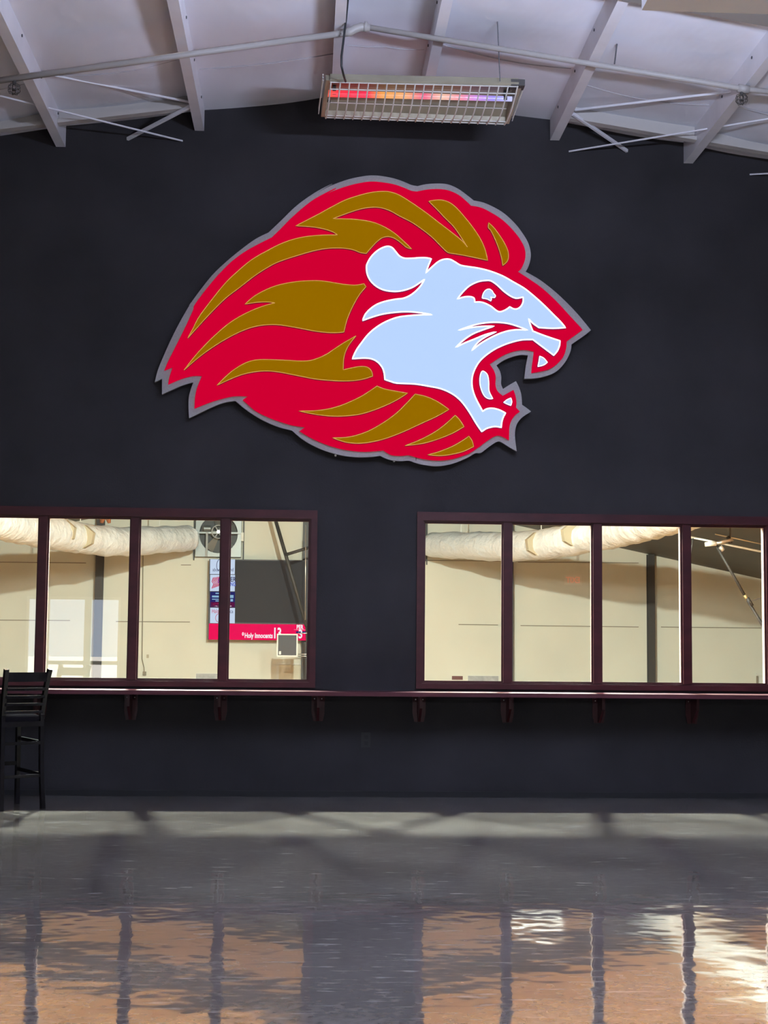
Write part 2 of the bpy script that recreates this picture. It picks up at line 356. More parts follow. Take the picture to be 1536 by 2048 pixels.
# windows: casing, mullions, panes
def window(name, a, b, mulls, label, outer_end):
    w = bpy.data.objects.new(name, None); COL.objects.link(w); w.location = (a, 0, WZ0)
    w.matrix_world = Matrix.Translation((a, 0, WZ0)); struct(w, label)
    c = 0.058; yf = -0.022
    MB().box(a - c, b + c, yf, 0.0, WZ1, WZ1 + 0.082).build('head_casing', 'maroon', w)
    MB().box(a - c, b + c, yf, 0.0, WZ0 - 0.05, WZ0).build('sill_casing', 'maroon', w)
    for (x0, x1) in ((a - c, a), (b, b + c)): MB().box(x0, x1, yf, 0.0, WZ0, WZ1).build('side_casing', 'maroon', w)
    for (y0, y1, mm) in ((0.0, 0.046, 'maroon'), (0.0462, TH, 'reveal')):
        for (x0, x1) in ((a, a + 0.012), (b - 0.012, b)): MB().box(x0, x1, y0, y1, WZ0, WZ1).build('jamb', mm, w)
        MB().box(a + 0.012, b - 0.012, y0, y1, WZ1 - 0.012, WZ1).build('head_jamb', mm, w)
        MB().box(a + 0.012, b - 0.012, y0, y1, WZ0, WZ0 + 0.012).build('stool_jamb', mm, w)
    xs = [a + 0.012] + [v for m_ in sorted(mulls) for v in (m_ - MW / 2, m_ + MW / 2)] + [b - 0.012]
    for m_ in sorted(mulls): 
        MB().box(m_ - MW / 2, m_ + MW / 2, -0.012, 0.046, WZ0 + 0.012, WZ1 - 0.012).build('mullion', 'maroon', w)
        MB().box(m_ - MW / 2, m_ + MW / 2, 0.0462, TH - 0.01, WZ0 + 0.012, WZ1 - 0.012).build('mullion_back', 'reveal', w)
    for i in range(0, len(xs), 2):
        x0, x1 = xs[i], xs[i + 1]
        p = MB(); z0, z1 = WZ0 + 0.012, WZ1 - 0.012
        p.add([(x0, 0.045, z0), (x1, 0.045, z0), (x1, 0.045, z1), (x0, 0.045, z1)], [(0, 1, 2, 3)])
        g = p.build('pane', 'glass', w)
        s = MB(); t = 0.014
        s.box(x0, x1, 0.022, 0.040, z0, z0 + t).box(x0, x1, 0.022, 0.040, z1 - t, z1)
        s.box(x0, x0 + t, 0.022, 0.040, z0 + t, z1 - t).box(x1 - t, x1, 0.022, 0.040, z0 + t, z1 - t)
        s.build('glazing_bead', 'maroon', w)
    return w
window('window_1', OL0, OL1, l_mull[:3], 'maroon framed row of four panes left of the charcoal pier', None)
window('window_2', OR0, OR1, r_mull, 'maroon framed row of panes right of the charcoal pier', None)

# counter shelf
SHZ = W(768, 1384.5, -0.45).z; SHT = 0.038
sh = MB().box(XL + 0.02, XR - 0.02, -0.45, -0.001, SHZ - SHT, SHZ).build('counter_shelf', 'maroon_shelf')
tag(sh, 'long maroon varnished counter shelf running under both window rows', 'shelf')

# ---------------------------------------------------------------- roof: insulation bays, purlins
PO = [-4.36, -3.03, -1.70, -0.385, 0.385, 1.70, 3.03, 4.36]
pur_x = [RX + o for o in PO]
edges = [XL] + pur_x + [XR]
ceil = bpy.data.objects.new('ceiling', None); COL.objects.link(ceil); ceil.location = (RX, -9, RZ)
ceil.matrix_world = Matrix.Translation((RX, -9, RZ)); struct(ceil, 'white insulated pitched roof lining between purlins')
YR = YB
for i in range(len(edges) - 1):
    x0, x1 = edges[i], edges[i + 1]
    nx, ny = 12, 60; b = MB(); vs = []; fs = []
    rnd = random.Random(40 + i); ph = rnd.random() * 6
    for a in range(nx + 1):
        t = a / nx; x = x0 + (x1 - x0) * t
        zl = roof(x)
        for c in range(ny + 1):
            u = (c / ny) ** 1.6; y = 0.06 + (YR - 0.06) * u
            sag = 0.075 * math.sin(math.pi * t) * (0.75 + 0.25 * math.sin(y * 1.9 + ph)) if (x1 - x0) < 2 else 0.03
            sag *= min(1.0, 0.35 + abs(y) * 0.5)
            wr = 0.007 * math.sin(3.1 * y + 2.0 * t + ph) + 0.004 * math.sin(7.3 * y - 5 * t + ph)
            vs.append((x, y, zl - sag - wr * math.sin(math.pi * t)))
    for a in range(nx):
        for c in range(ny): fs.append((a * (ny + 1) + c, a * (ny + 1) + c + 1, (a + 1) * (ny + 1) + c + 1, (a + 1) * (ny + 1) + c))
    b.add(vs, fs); o = b.build('insulation_blanket', 'insul', ceil, smooth=True)
    # cross seams of the blanket
    if (x1 - x0) < 2:
        for yy in (-1.05 - 0.15 * (i % 3), -3.35 + 0.2 * (i % 2)):
            pts = []
            for a in range(9):
                t = a / 8; x = x0 + 0.03 + (x1 - x0 - 0.06) * t
                pts.append((x, yy + 0.03 * math.sin(3 * t + i), roof(x) - 0.075 * math.sin(math.pi * t) * (0.75 + 0.25 * math.sin(yy * 1.9 + ph)) * min(1, 0.35 + abs(yy) * 0.5) - 0.006))
            MB().tube(pts, 0.005, 5).build('blanket_seam', 'seam', ceil)
# roof shell above the blankets keeps daylight out
rs = MB(); t = 0.12
for (xa, xb) in ((XL - 0.3, RX), (RX, XR + 0.3)):
    za, zb = roof(xa) + 0.06, roof(xb) + 0.06
    rs.add([(xa, YB - 0.4, za), (xb, YB - 0.4, zb), (xb, TH + 0.02, zb), (xa, TH + 0.02, za), (xa, YB - 0.4, za + t), (xb, YB - 0.4, zb + t), (xb, TH + 0.02, zb + t), (xa, TH + 0.02, za + t)],
           [(3, 2, 1, 0), (4, 5, 6, 7), (0, 1, 5, 4), (1, 2, 6, 5), (2, 3, 7, 6), (3, 0, 4, 7)])
struct(rs.build('ceiling_shell', 'lobby_wall', None))

plab = ['white steel roof purlin far left, cut by the picture edge', 'white steel roof purlin second from the left edge', 'white steel roof purlin left of the heater with crossing braces',
        'white steel roof purlin behind the heater cable', 'white steel roof purlin above the middle of the heater', 'white steel roof purlin just right of the heater',
        'white steel roof purlin behind the caged sprinkler', 'white steel roof purlin at the far right edge']
PD = 0.205
for i, x in enumerate(pur_x):
    z1 = roof(x) + 0.02; z0 = z1 - PD - 0.02; sg = 1 if x > RX else -1
    th = thing('roof_purlin', (x, -0.01, z0), plab[i], 'beam', 'purlins under the lobby roof')
    y0, y1 = YR + 0.05, -0.012
    MB().box(x - 0.006, x + 0.006, y0, y1, z0, z1).build('web', 'white_steel', th)
    MB().box(x - (0.085 if sg < 0 else 0.006), x + (0.006 if sg < 0 else 0.085), y0, y1, z0 - 0.008, z0).build('bottom_flange', 'white_steel', th)
    lx = x - 0.085 if sg < 0 else x + 0.079
    MB().box(lx, lx + 0.006, y0, y1, z0, z0 + 0.022).build('flange_lip', 'white_steel', th)
    for yy in (-0.5, -1.4, -2.3, -3.2):
        for dz in (0.05,):
            for s in (-1, 1): MB().disc((x + s * 0.006, yy, z0 + 0.15), (s, 0, 0), 0.012, 0.008, 8).build('bolt', 'thin_wire', th)

# rake channels along the top of the wall
def channel(x0, x1, label):
    zA, zB = roof(x0), roof(x1)
    th = thing('rake_channel', ((x0 + x1) / 2, -0.45, (zA + zB) / 2 - 0.15), label, 'beam', 'rake channels on top of the charcoal wall')
    def slab(y0, y1, dz0, dz1):
        b = MB(); return b.add([(x0, y0, zA + dz0), (x1, y0, zB + dz0), (x1, y1, zB + dz0), (x0, y1, zA + dz0), (x0, y0, zA + dz1), (x1, y0, zB + dz1), (x1, y1, zB + dz1), (x0, y1, zA + dz1)],
              [(3, 2, 1, 0), (4, 5, 6, 7), (0, 1, 5, 4), (1, 2, 6, 5), (2, 3, 7, 6), (3, 0, 4, 7)])
    slab(-0.45, -0.438, -0.155, 0.02).build('web', 'channel', th)
    slab(-0.52, -0.4505, -0.155, -0.145).build('bottom_flange', 'channel', th)
    slab(-0.528, -0.5202, -0.155, -0.118).build('flange_lip', 'channel', th)
channel(pur_x[0] + 0.01, pur_x[1] - 0.09, 'off white steel channel on the wall top, far left bay')
channel(pur_x[1] + 0.01, pur_x[2] - 0.09, 'off white steel channel on the wall top, left of the heater')
channel(pur_x[5] + 0.09, pur_x[6] - 0.01, 'off white steel channel on the wall top, right of the heater')
channel(pur_x[6] + 0.09, pur_x[7] - 0.01, 'off white steel channel on the wall top, far right bay')

def rafter(xa, xb, label):
    th = thing('frame_rafter', ((xa + xb) / 2, -3.45, roof((xa + xb) / 2) - 0.24), label, 'beam')
    za, zb = roof(xa), roof(xb); F6 = [(3, 2, 1, 0), (4, 5, 6, 7), (0, 1, 5, 4), (1, 2, 6, 5), (2, 3, 7, 6), (3, 0, 4, 7)]
    def sl(y0, y1, d0, d1, n): MB().add([(xa, y0, za + d0), (xb, y0, zb + d0), (xb, y1, zb + d0), (xa, y1, za + d0), (xa, y0, za + d1), (xb, y0, zb + d1), (xb, y1, zb + d1), (xa, y1, za + d1)], F6).build(n, 'rafter', th)
    sl(-3.60, -3.30, -0.245, -0.232, 'bottom_flange'); sl(-3.456, -3.444, -0.231, -0.0, 'web')
rafter(RX + 0.02, XR - 0.05, 'wide tan steel rafter crossing the top right corner')
def brace(p0, p1, w, h, label, m='white_steel', name='brace_rod'):
    a, b = W(*p0), W(*p1)
    o = MB().bar(a, b, w, h).build(name, m); tag(o, label, 'brace', 'roof braces'); return o
brace((255, 278, -0.012), (384, 211, -0.62), 0.024, 0.030, 'short flat brace slanting left from the purlin left of the heater to the wall')
brace((365, 282, -0.012), (0, 192, -1.3), 0.012, 0.014, 'thin pale rod crossing low over the charcoal wall at left')
brace((384, 205, -0.62), (-40, 122, -1.7), 0.015, 0.018, 'flat brace rising left from the purlin left of the heater')
brace((1254, 302, -0.012), (1146, 228, -0.62), 0.024, 0.030, 'short flat brace slanting right from the purlin right of the heater to the wall')
brace((1138, 303, -0.012), (1560, 234, -1.3), 0.012, 0.014, 'thin pale rod crossing low over the charcoal wall at right')
brace((1151, 220, -0.62), (1475, 182, -1.7), 0.017, 0.020, 'flat brace rising from the purlin right of the heater to the sprinkler pipe')
brace((1500, 349, -0.012), (1620, 343, -0.5), 0.012, 0.014, 'thin pale rod end at the right edge below the roof')
brace((1278, -4, -2.6), (1420, 112, -1.6), 0.024, 0.028, 'flat brace under the roof lining at upper right')
brace((36, 112, -1.5), (186, -6, -2.5), 0.007, 0.007, 'thin dark wire crossing the upper left roof bay', 'thin_wire', 'brace_wire')
brace((1437, 14, -2.4), (1545, 134, -1.6), 0.007, 0.007, 'thin dark wire crossing the upper right roof bay', 'thin_wire', 'brace_wire')

# ---------------------------------------------------------------- sprinkler pipe
YP = -2.1
sp = thing('sprinkler_pipe', tuple(W(712, 58, YP)), 'off white sprinkler pipe following the roof pitch across the picture', 'pipe')
apx = W(712, 60, YP)
MB().tube([W(-60, 169, YP), W(688, 66, YP)], 0.026, 12).build('pipe_run', 'pipe', sp, True)
MB().tube([W(738, 55, YP), W(1488, 178, YP), W(1600, 190, YP)], 0.024, 12).build('pipe_run', 'pipe', sp, True)
MB().tube([W(686, 66, YP), W(700, 64, YP), W(710, 58, YP), W(722, 54, YP), W(740, 55.5, YP)], [0.032, 0.036, 0.036, 0.036, 0.031], 12).build('elbow', 'pipe', sp, True)
MB().tube([W(728, 53, YP), W(734, 54, YP)], 0.042, 12).build('coupling', 'pipe', sp, True)
MB().tube([W(1476, 176, YP), W(1498, 180, YP)], 0.036, 12).build('tee', 'pipe', sp, True)
def sprinkler(px, py):
    x, y, z = W(px, py, YP); th = MB().tube([(x, y, z - 0.02), (x, y, z - 0.055)], 0.016, 8).build('sprinkler_head', 'heater_dark', sp)
    MB().tube([(x - 0.012, y, z - 0.055), (x - 0.018, y, z - 0.075), (x, y, z - 0.10), (x + 0.018, y, z - 0.075), (x + 0.012, y, z - 0.055)], 0.004, 5).build('yoke', 'heater_dark', th)
    MB().disc((x, y, z - 0.104), (0, 0, 1), 0.02, 0.004, 12).build('deflector', 'heater_dark', th)
    g = MB()
    for k in range(6):
        a = k * math.pi / 3
        g.tube([(x + math.cos(a) * r, y + math.sin(a) * r, z + dz) for r, dz in ((0.02, -0.045), (0.044, -0.055), (0.05, -0.10), (0.04, -0.128), (0.0, -0.135))], 0.0028, 4)
    g.ring((x, y, z - 0.075), (0, 0, 1), 0.049, 0.0028, 16, 4).ring((x, y, z - 0.105), (0, 0, 1), 0.05, 0.0028, 16, 4)
    g.build('cage', 'heater_dark', th)
sprinkler(1483, 178)
sprinkler(29, 157)
hw = MB().tube([W(1229, 128, YP), W(1234, 88, YP)], 0.006, 6).build('pipe_hanger', 'thin_wire')
tag(hw, 'thin steel hanger holding the pipe right of the heater', 'hanger')

# ---------------------------------------------------------------- infrared heater
A0 = W(652, 163, -1.90); A1 = W(1045, 172, -1.90)          # near rim
B0 = W(642, 236, -1.25); B1 = W(1018, 250, -1.25)          # far rim
ht = thing('infrared_heater', tuple((A0 + A1 + B0 + B1) / 4), 'long caged infrared heater hanging from the roof ridge above the lion sign', 'heater')
def HP(u, v, dz=0.0):
    p = (A0 * (1 - u) + A1 * u) * (1 - v) + (B0 * (1 - u) + B1 * u) * v
    return p + Vector((0, 0, dz))
prof = [(0.0, 0.0), (0.04, 0.06), (0.18, 0.105), (0.34, 0.128), (0.5, 0.132), (0.66, 0.128), (0.82, 0.105), (0.96, 0.06), (1.0, 0.0)]
refl = MB(); vs = []; fs = []
for u in (0.02, 0.98):
    for (v, dz) in prof: vs.append(HP(u, v, dz))
    for (v, dz) in reversed(prof): vs.append(HP(u, 0.5 + (v - 0.5) * 1.05, dz + 0.014))
n = len(prof) * 2
for k in range(n): fs.append((k, (k + 1) % n, n + (k + 1) % n, n + k))
refl.add(vs, fs); refl.build('reflector', 'heater', ht)
for u in (0.0, 1.0):
    e = MB(); d = 0.02 if u == 0 else -0.02
    e.prism([HP(u, v, dz + 0.01) for (v, dz) in prof], None, HP(u + d, 0.5) - HP(u, 0.5)); e.build('end_plate', 'heater', ht)
for v in (0.16, 0.34, 0.66, 0.84):
    z = {0.16: 0.092, 0.34: 0.120, 0.66: 0.120, 0.84: 0.092}[v]
    MB().bar(HP(0.025, v, z), HP(0.975, v, z), 0.012, 0.006).build('reflector_rib', 'heater_wire', ht)
MB().tube([HP(0.015 + 0.97 * k / 20, 0.50, 0.062) for k in range(21)], [0.030 - 0.008 * k / 20 for k in range(21)], 12).build('heating_tube', 'tube', ht, True)
for u in (0.055, 0.945):
    MB().bar(HP(u, 0.5, 0.128), HP(u, 0.5, 0.045), 0.03, 0.05).build('tube_holder', 'heater_dark', ht)
for k in range(21):
    u = 0.025 + 0.95 * k / 20
    MB().tube([HP(u, v, -0.055 * math.sin(math.pi * v) - 0.002) for v in [j / 8 for j in range(9)]], 0.0062, 5).build('guard_bar', 'heater_wire', ht)
for v in (0.02, 0.14, 0.86, 0.98):
    MB().tube([HP(0.02, v, -0.055 * math.sin(math.pi * v) + 0.004), HP(0.98, v, -0.055 * math.sin(math.pi * v) + 0.004)], 0.005, 5).build('guard_rail', 'heater_wire', ht)
for s, u0 in ((-1, -0.002), (1, 1.002)):
    for q in (0.25, 0.5, 0.75):
        MB().tube([HP(u0 + s * 0.012, 0.04, 0.10 * q), HP(u0 + s * 0.012, 0.96, 0.10 * q)], 0.0045, 5).build('end_guard', 'heater_wire', ht)
MB().box(A1.x - 0.10, A1.x + 0.02, A1.y - 0.01, A1.y + 0.10, A1.z + 0.0, A1.z + 0.055).build('hanger_bracket', 'heater_dark', ht)
for (u, v) in ((0.04, 0.12), (0.035, 0.75), (0.95, 0.3)):
    MB().disc(HP(u, v, 0.085), (0, 0, -1), 0.014, 0.02, 8).build('knockout', 'heater_dark', ht)
cb = MB().tube([W(697, -14, -2.2), W(692, 40, -2.2), W(687, 80, -2.2), W(683, 112, -2.2), W(683, 132, -2.2), W(687, 150, -2.15), W(691, 163, -1.98)], 0.0095, 8).build('heater_cable', 'wire', None, True)
tag(cb, 'black power cable looping down to the left end of the heater', 'cable')
hc = MB().tube([W(993, -4, -2.17), W(1000, 163, -1.97)], 0.0045, 6).build('heater_hanger_wire', 'thin_wire')
tag(hc, 'thin steel wire holding up the right end of the heater', 'wire')

# ================================================================ LION SIGN
ZF = {'A': (300, 340, .26042), 'B': (300, 600, .26042), 'C': (580, 340, .19531), 'D': (800, 340, .19531), 'E': (580, 540, .19531),
      'F': (900, 520, .19531), 'G': (860, 690, .19531), 'H': (560, 720, .26042)}
def trace(spec, y, sub=4):
    """spec: 'A x,y x,y! ...' measured outline (! = sharp corner); smooth between corners; returns (x, z) on plane y"""
    fr = 'A'; pts = []
    for tok in spec.split():
        if tok in ZF: fr = tok; continue
        c = tok.endswith('!'); a, b = tok.rstrip('!').split(',')
        ox, oy, s = ZF[fr]; pts.append((ox + float(a) * s, oy + float(b) * s, c))
    n = len(pts); out = []
    for i in range(n):
        p1, p2 = pts[i], pts[(i + 1) % n]
        p0 = pts[i - 1] if not p1[2] else p1; p3 = pts[(i + 2) % n] if not p2[2] else p2
        for k in range(sub):
            t = k / sub; q = []
            for d in (0, 1):
                a, b, c, e = p0[d], p1[d], p2[d], p3[d]
                q.append(0.5 * (2 * b + (c - a) * t + (2 * a - 5 * b + 4 * c - e) * t * t + (3 * b - a - 3 * c + e) * t ** 3))
            v = W(q[0], q[1], y); out.append((v.x, v.z))
    # drop near duplicates
    res = [out[0]]
    for p in out[1:]:
        if (p[0] - res[-1][0]) ** 2 + (p[1] - res[-1][1]) ** 2 > 1e-6: res.append(p)
    return res

S_BACK = ("A 910,480! 1000,395 1130,270 1280,165 1400,105 C 270,235 420,160 600,95 760,62 850,55 940,62 1060,85 1160,118 1240,152 D 180,165! 270,145 400,138 500,150 600,195 690,260 "
  "755,312! 860,335 980,390 1080,455 1180,550 1250,640 1310,740 1338,840 1335,920 1310,1000 1285,1040! F 900,190 1000,262 1100,345 1200,440 1300,545 1380,640 1443,718! 1380,770 1300,825 1245,862! "
  "G 1440,60 1400,150 1340,230 1270,285 1180,320 1080,340 965,345! 975,270 985,200 1005,105! 930,100 850,118 760,155 680,208! 715,265 730,330 728,400 748,450! 810,410 880,370! 910,430 935,510 943,612! 990,645 1035,680! "
  "980,715 930,755 890,810 872,880 872,960 888,1088! 820,1050 740,1000 705,988 670,998 600,1045 520,1105 H 1500,715 1440,750 1330,795 1220,815 1120,808 1040,790 990,772 930,776 860,770 810,755 770,735! 700,744 620,747 540,742 440,725 340,695 240,650 160,600 90,540! "
  "B 1000,980 900,940 800,885 720,830 655,775! 560,790 460,830 380,870 300,908! 296,830 298,750 312,690 332,632! 250,655 170,690 92,725! 92,605! 36,632! 60,540 100,440 170,285 240,150 315,20 A 300,1040 380,930 480,805 590,700 700,610 810,530")
S_RED = ("A 935,518! 1000,455 1100,355 1230,245 1340,180 1430,138 C 270,300 430,220 600,160 760,125 860,118 960,128 1060,145 1160,178 1240,212 D 175,220! 280,200 400,195 500,210 600,255 680,320 725,365! 830,385 950,445 1060,520 1160,620 1230,710 1275,800 1285,880 1270,950 1240,1010 1205,1040! "
  "F 820,200 920,270 1030,365 1130,465 1230,575 1300,650 1357,713! 1280,770 1195,832! 1190,900 G 1370,110 1320,175 1250,230 1170,260 1040,285! 1045,220 1055,150 1065,65! 1000,50 930,48 840,68 740,110 610,195! 650,255 672,320 670,400 690,470 745,520! 800,490 855,460! 875,520 885,590 880,640! 920,682! "
  "870,720 830,780 812,850 810,910 808,973! 750,940 700,925 640,945 560,1000 480,1060 400,1110 H 1440,722 1330,758 1220,770 1120,762 1040,745 990,730 930,735 860,730 820,710 795,693! 720,700 640,703 560,697 460,680 360,650 260,608 190,570 150,545! 195,515! 120,505 "
  "B 1050,950 920,905 810,850 740,790 712,768! 755,738! 650,737 560,755 460,785 342,832! 345,760 355,700 375,640 400,582! 330,582 240,605 140,648! 150,590 175,515! 110,540! 140,470 190,370 260,230 330,80 A 340,1040 420,930 520,810 630,700 740,620 850,560")
S_GOLD = [
 "C 60,572! 180,510 300,448 420,382 560,310 700,262 820,232 920,220 1010,222 1100,248 1200,305 D 250,425 400,540 550,655 640,730 690,790! 620,680 550,580 460,490 380,405 295,320! 350,310 430,308 510,335 580,390 660,480 740,580 820,700 870,810 898,925! 780,900 660,875 560,858 500,848 465,825 410,770 330,690 230,610 120,535 C 1120,470 1050,430 980,400 900,382 800,385 700,405 580,445 440,498! 540,500 660,505 780,520 880,545 980,590 1080,655 1180,745 1245,808! 1190,790 1130,740 1070,700 1010,682 950,692 900,725 850,775 780,855! 720,845 640,815 540,800 420,800 300,815 160,850 A 1000,700 900,750 800,815 690,900 580,985 B 480,85 400,170 290,292! 330,220 390,110 A 560,890 660,790 780,690 900,620 1020,560 1150,520 1290,502 1440,498! C 440,635 370,610 280,590 180,578",
 "D 908,540! 960,590 1020,670 1070,750 1105,830 1110,900 1090,945 1052,978! 1040,900 1010,800 970,700 930,620 905,590",
 "A 730,1030! 800,970 900,915 1000,880 1120,858 E 200,110 300,110 400,122 520,142 640,155 700,152 757,140! 778,172! 720,240 670,320 620,420 580,520 552,635! 480,642 380,640 250,625 120,600 B 1000,192 900,190 800,205 700,240 600,290 500,350 400,420 320,485 262,538! 330,450 400,370 500,270 620,170 740,100 860,50 960,22! 900,15 820,18",
 "B 515,655! 590,580 660,525 740,480 820,460 920,458 1050,463 E 100,932 200,928 280,905 370,865 460,805 560,740 676,675! 630,730 590,790 560,860 548,930 545,1022! 620,1005 700,990 770,990 815,1010 840,1050 845,1088! 760,1115 660,1132 540,1137 400,1130 250,1115 120,1090 B 1000,555 900,545 800,552 700,575 600,615",
 "H 145,392! 260,390 360,378 450,355 540,320 640,270 745,200! 800,222 880,238 980,255! 900,305 820,345 720,385 620,415 500,430 380,430 260,415",
 "H 403,597! 500,595 580,580 680,545 780,490 880,420 960,345 1038,262! 1120,280 1210,320 1298,380! 1200,435 1080,490 950,550 820,600 700,630 600,640 500,630",
 "H 960,658! 1060,620 1160,570 1250,510 1345,425! 1380,460 1413,512! 1330,560 1220,605 1100,640",
 "H 1135,728! 1220,705 1320,665 1400,620 1450,585! 1475,620 1487,665! 1400,705 1300,728 1220,735"]
S_FACE = ("E 1378,95! 1330,130 1250,180 1150,212 1060,220 960,205 880,165 820,105 790,40 C 783,1000 790,960 830,890 890,830 950,795 1000,782 1045,795 1085,840 1120,880 1170,903 1240,905 1340,898 1400,900 1447,910! D 290,980 265,1055! 320,1000 390,940 450,915 510,915 560,940 620,975 700,990 800,1005 920,1035 1050,1085 "
  "F 653,228 760,290 860,370 960,460 1060,560 1130,630 1183,693! 1050,700 910,692! 850,650 805,602! 825,670 848,728! 940,765 1040,800 1127,828! 1120,880 1100,930 1062,977! 1000,930 920,870 848,815! 740,818 640,840 540,875 440,925 340,1000 280,1070 G 445,282 430,350 432,430 450,500 480,570 540,680! 580,655 640,648 710,665 773,697! 750,740 735,790 730,845! 670,835 610,845 570,860 530,888! "
  "470,800 410,700 340,600 270,530 190,480 100,445 0,425 H 1040,185 900,178 850,165 805,150! E 965,1060 945,1000 900,945 840,912 760,902 638,910! 680,820 740,735 800,660 880,590 980,530 1100,485 1220,468 1340,460 1455,458! 1350,440 1220,428 1100,432 960,450 850,480 743,518! 770,455 820,400 890,352 980,320 1080,300 1160,290 1230,260 1290,215 1340,160")
S_EYE = "F 75,400! 130,330 200,265 290,222 370,210 420,215 480,255 550,320 620,370 680,392 748,380! 748,430 725,475 690,500 650,500 612,480! 570,510 515,530 475,518 420,475 350,440 300,430 253,432! 245,390 200,375 140,380"
S_PUPIL = "F 330,385 340,345 365,310 400,298 430,315 445,340 465,365 455,385 415,380! 425,395 418,420! 380,400 335,392!"
S_WHISK = "F 85,722! 200,680 320,650 450,638 580,648 680,675 795,718! 680,715 580,730 480,765 380,815 300,865 222,928! 280,850 360,790 473,735! 360,765 250,810 150,850 58,895! 140,820 230,760 340,715 452,678! 330,680 200,695"
S_T1 = "F 918,985! 960,1005 997,1048! 960,1075 900,1092! 910,1040"
S_TONGUE = "G 530,272 560,275 590,310 602,380 605,470 643,550! 600,550 560,525 530,470 512,400 512,330"
S_T2 = "G 755,588! 790,560 828,543! 838,580 828,620! 790,605"

bc = W(745, 640, -0.05)
lion = thing('lion_sign', (bc.x, -0.03, W(745, 930).z), 'large lit roaring lion head sign in red, gold and white on the charcoal wall', 'sign')
YG, YRd, YGo, YW = -0.085, -0.105, -0.125, -0.130
plate('backing_panel', [trace(S_BACK, YG)], YG, -0.05, 'sign_grey', lion)
red = plate('red_panel', [trace(S_RED, YRd)], YRd, YG - 0.0005, 'sign_red', lion)
def rim(loop, y, r, m, parent, name):
    return MB().tube([(x, y, z) for (x, z) in loop], r, 5, closed=True).build(name, m, parent)
for s in S_GOLD:
    lp = trace(s, YGo); g = plate('gold_strand', [lp], YGo, YRd - 0.0005, 'sign_gold', lion)
    rim(lp, YGo + 0.001, 0.0042, 'rim_gold', g, 'edge_trim')
    rim(lp, YRd, 0.0085, 'shade_edge', g, 'painted_shade_line')
fl = [trace(S_FACE, YW), trace(S_EYE, YW), trace(S_WHISK, YW)]
face = plate('face_panel', fl, YW, YRd - 0.0005, 'sign_white', lion)
for lp in fl:
    rim(lp, YW, 0.0075, 'rim_white', face, 'edge_glow_trim'); rim(lp, YRd, 0.0125, 'shade_edge_face', face, 'painted_shade_line')
for nm, s in (('eye', S_PUPIL), ('upper_tooth', S_T1), ('tongue', S_TONGUE), ('lower_tooth', S_T2)):
    lp = trace(s, YW); o = plate(nm, [lp], YW, YRd - 0.0005, 'sign_white', lion)
    rim(lp, YW, 0.005, 'rim_white', o, 'edge_glow_trim'); rim(lp, YRd, 0.0105, 'shade_edge_face', o, 'painted_shade_line')
for (px, py) in ((671, 911), (788, 922)):
    p = W(px, py, -0.03); MB().disc((p.x, -0.001, p.z), (0, -1, 0), 0.010, 0.055, 10).build('standoff_bolt', 'screw', lion)
p = W(832, 916, YG); MB().box(p.x - 0.003, p.x + 0.003, YG - 0.002, YG - 0.0002, p.z - 0.025, p.z + 0.025).build('panel_joint', 'base', lion)
# standoff blocks behind the backing
for (px, py) in ((480, 640), (760, 440), (1000, 560), (760, 860), (520, 780)):
    p = W(px, py, -0.03); MB().box(p.x - 0.04, p.x + 0.04, -0.05, -0.0005, p.z - 0.04, p.z + 0.04).build('mount_block', 'base', lion)

# ================================================================ shelf brackets, outlet
BRX = [80, 262, 441, 636, 838, 1014, 1197, 1383]
blab = ['maroon wooden shelf bracket behind the bar stool', 'maroon wooden shelf bracket second from the left, under the second pane post', 'maroon wooden shelf bracket below the pane post in front of the scoreboard',
        'maroon wooden shelf bracket under the right end of the left window row', 'maroon wooden shelf bracket under the left end of the right window row', 'maroon wooden shelf bracket below the first pane post of the right window row',
        'maroon wooden shelf bracket second from the right', 'maroon wooden shelf bracket nearest the right picture edge']
for px, lb in zip(BRX, blab):
    x = W(px, 1420).x; zt = SHZ - SHT - 0.001
    th = thing('shelf_bracket', (x, 0, zt - 0.25), lb, 'bracket', 'brackets under the counter shelf')
    MB().prism([(x - 0.062, -0.001, zt), (x + 0.062, -0.001, zt), (x + 0.062, -0.001, zt - 0.17), (x + 0.045, -0.001, zt - 0.25), (x - 0.045, -0.001, zt - 0.25), (x - 0.062, -0.001, zt - 0.17)], None, (0, -0.018, 0)).build('back_board', 'maroon', th)
    MB().prism([(x - 0.012, -0.0192, zt), (x - 0.012, -0.24, zt), (x - 0.012, -0.24, zt - 0.115), (x - 0.012, -0.06, zt - 0.245), (x - 0.012, -0.0192, zt - 0.245)], None, (0.024, 0, 0)).build('gusset', 'maroon', th)
    for s in (-1, 1): MB().disc((x + s * 0.034, -0.0188, zt - 0.04), (0, -1, 0), 0.006, 0.004, 8).build('screw', 'screw', th)

c = W(732, 1480); ot = thing('wall_outlet', (c.x, 0, c.z - 0.07), 'small black wall outlet below the shelf between the windows', 'outlet')
MB().box(c.x - 0.042, c.x + 0.042, -0.008, -0.0005, c.z - 0.068, c.z + 0.068).build('cover_plate', 'black_plastic', ot)
for dz in (-0.028, 0.028):
    MB().box(c.x - 0.018, c.x + 0.018, -0.011, -0.008, c.z + dz - 0.018, c.z + dz + 0.018).build('socket', 'base', ot)

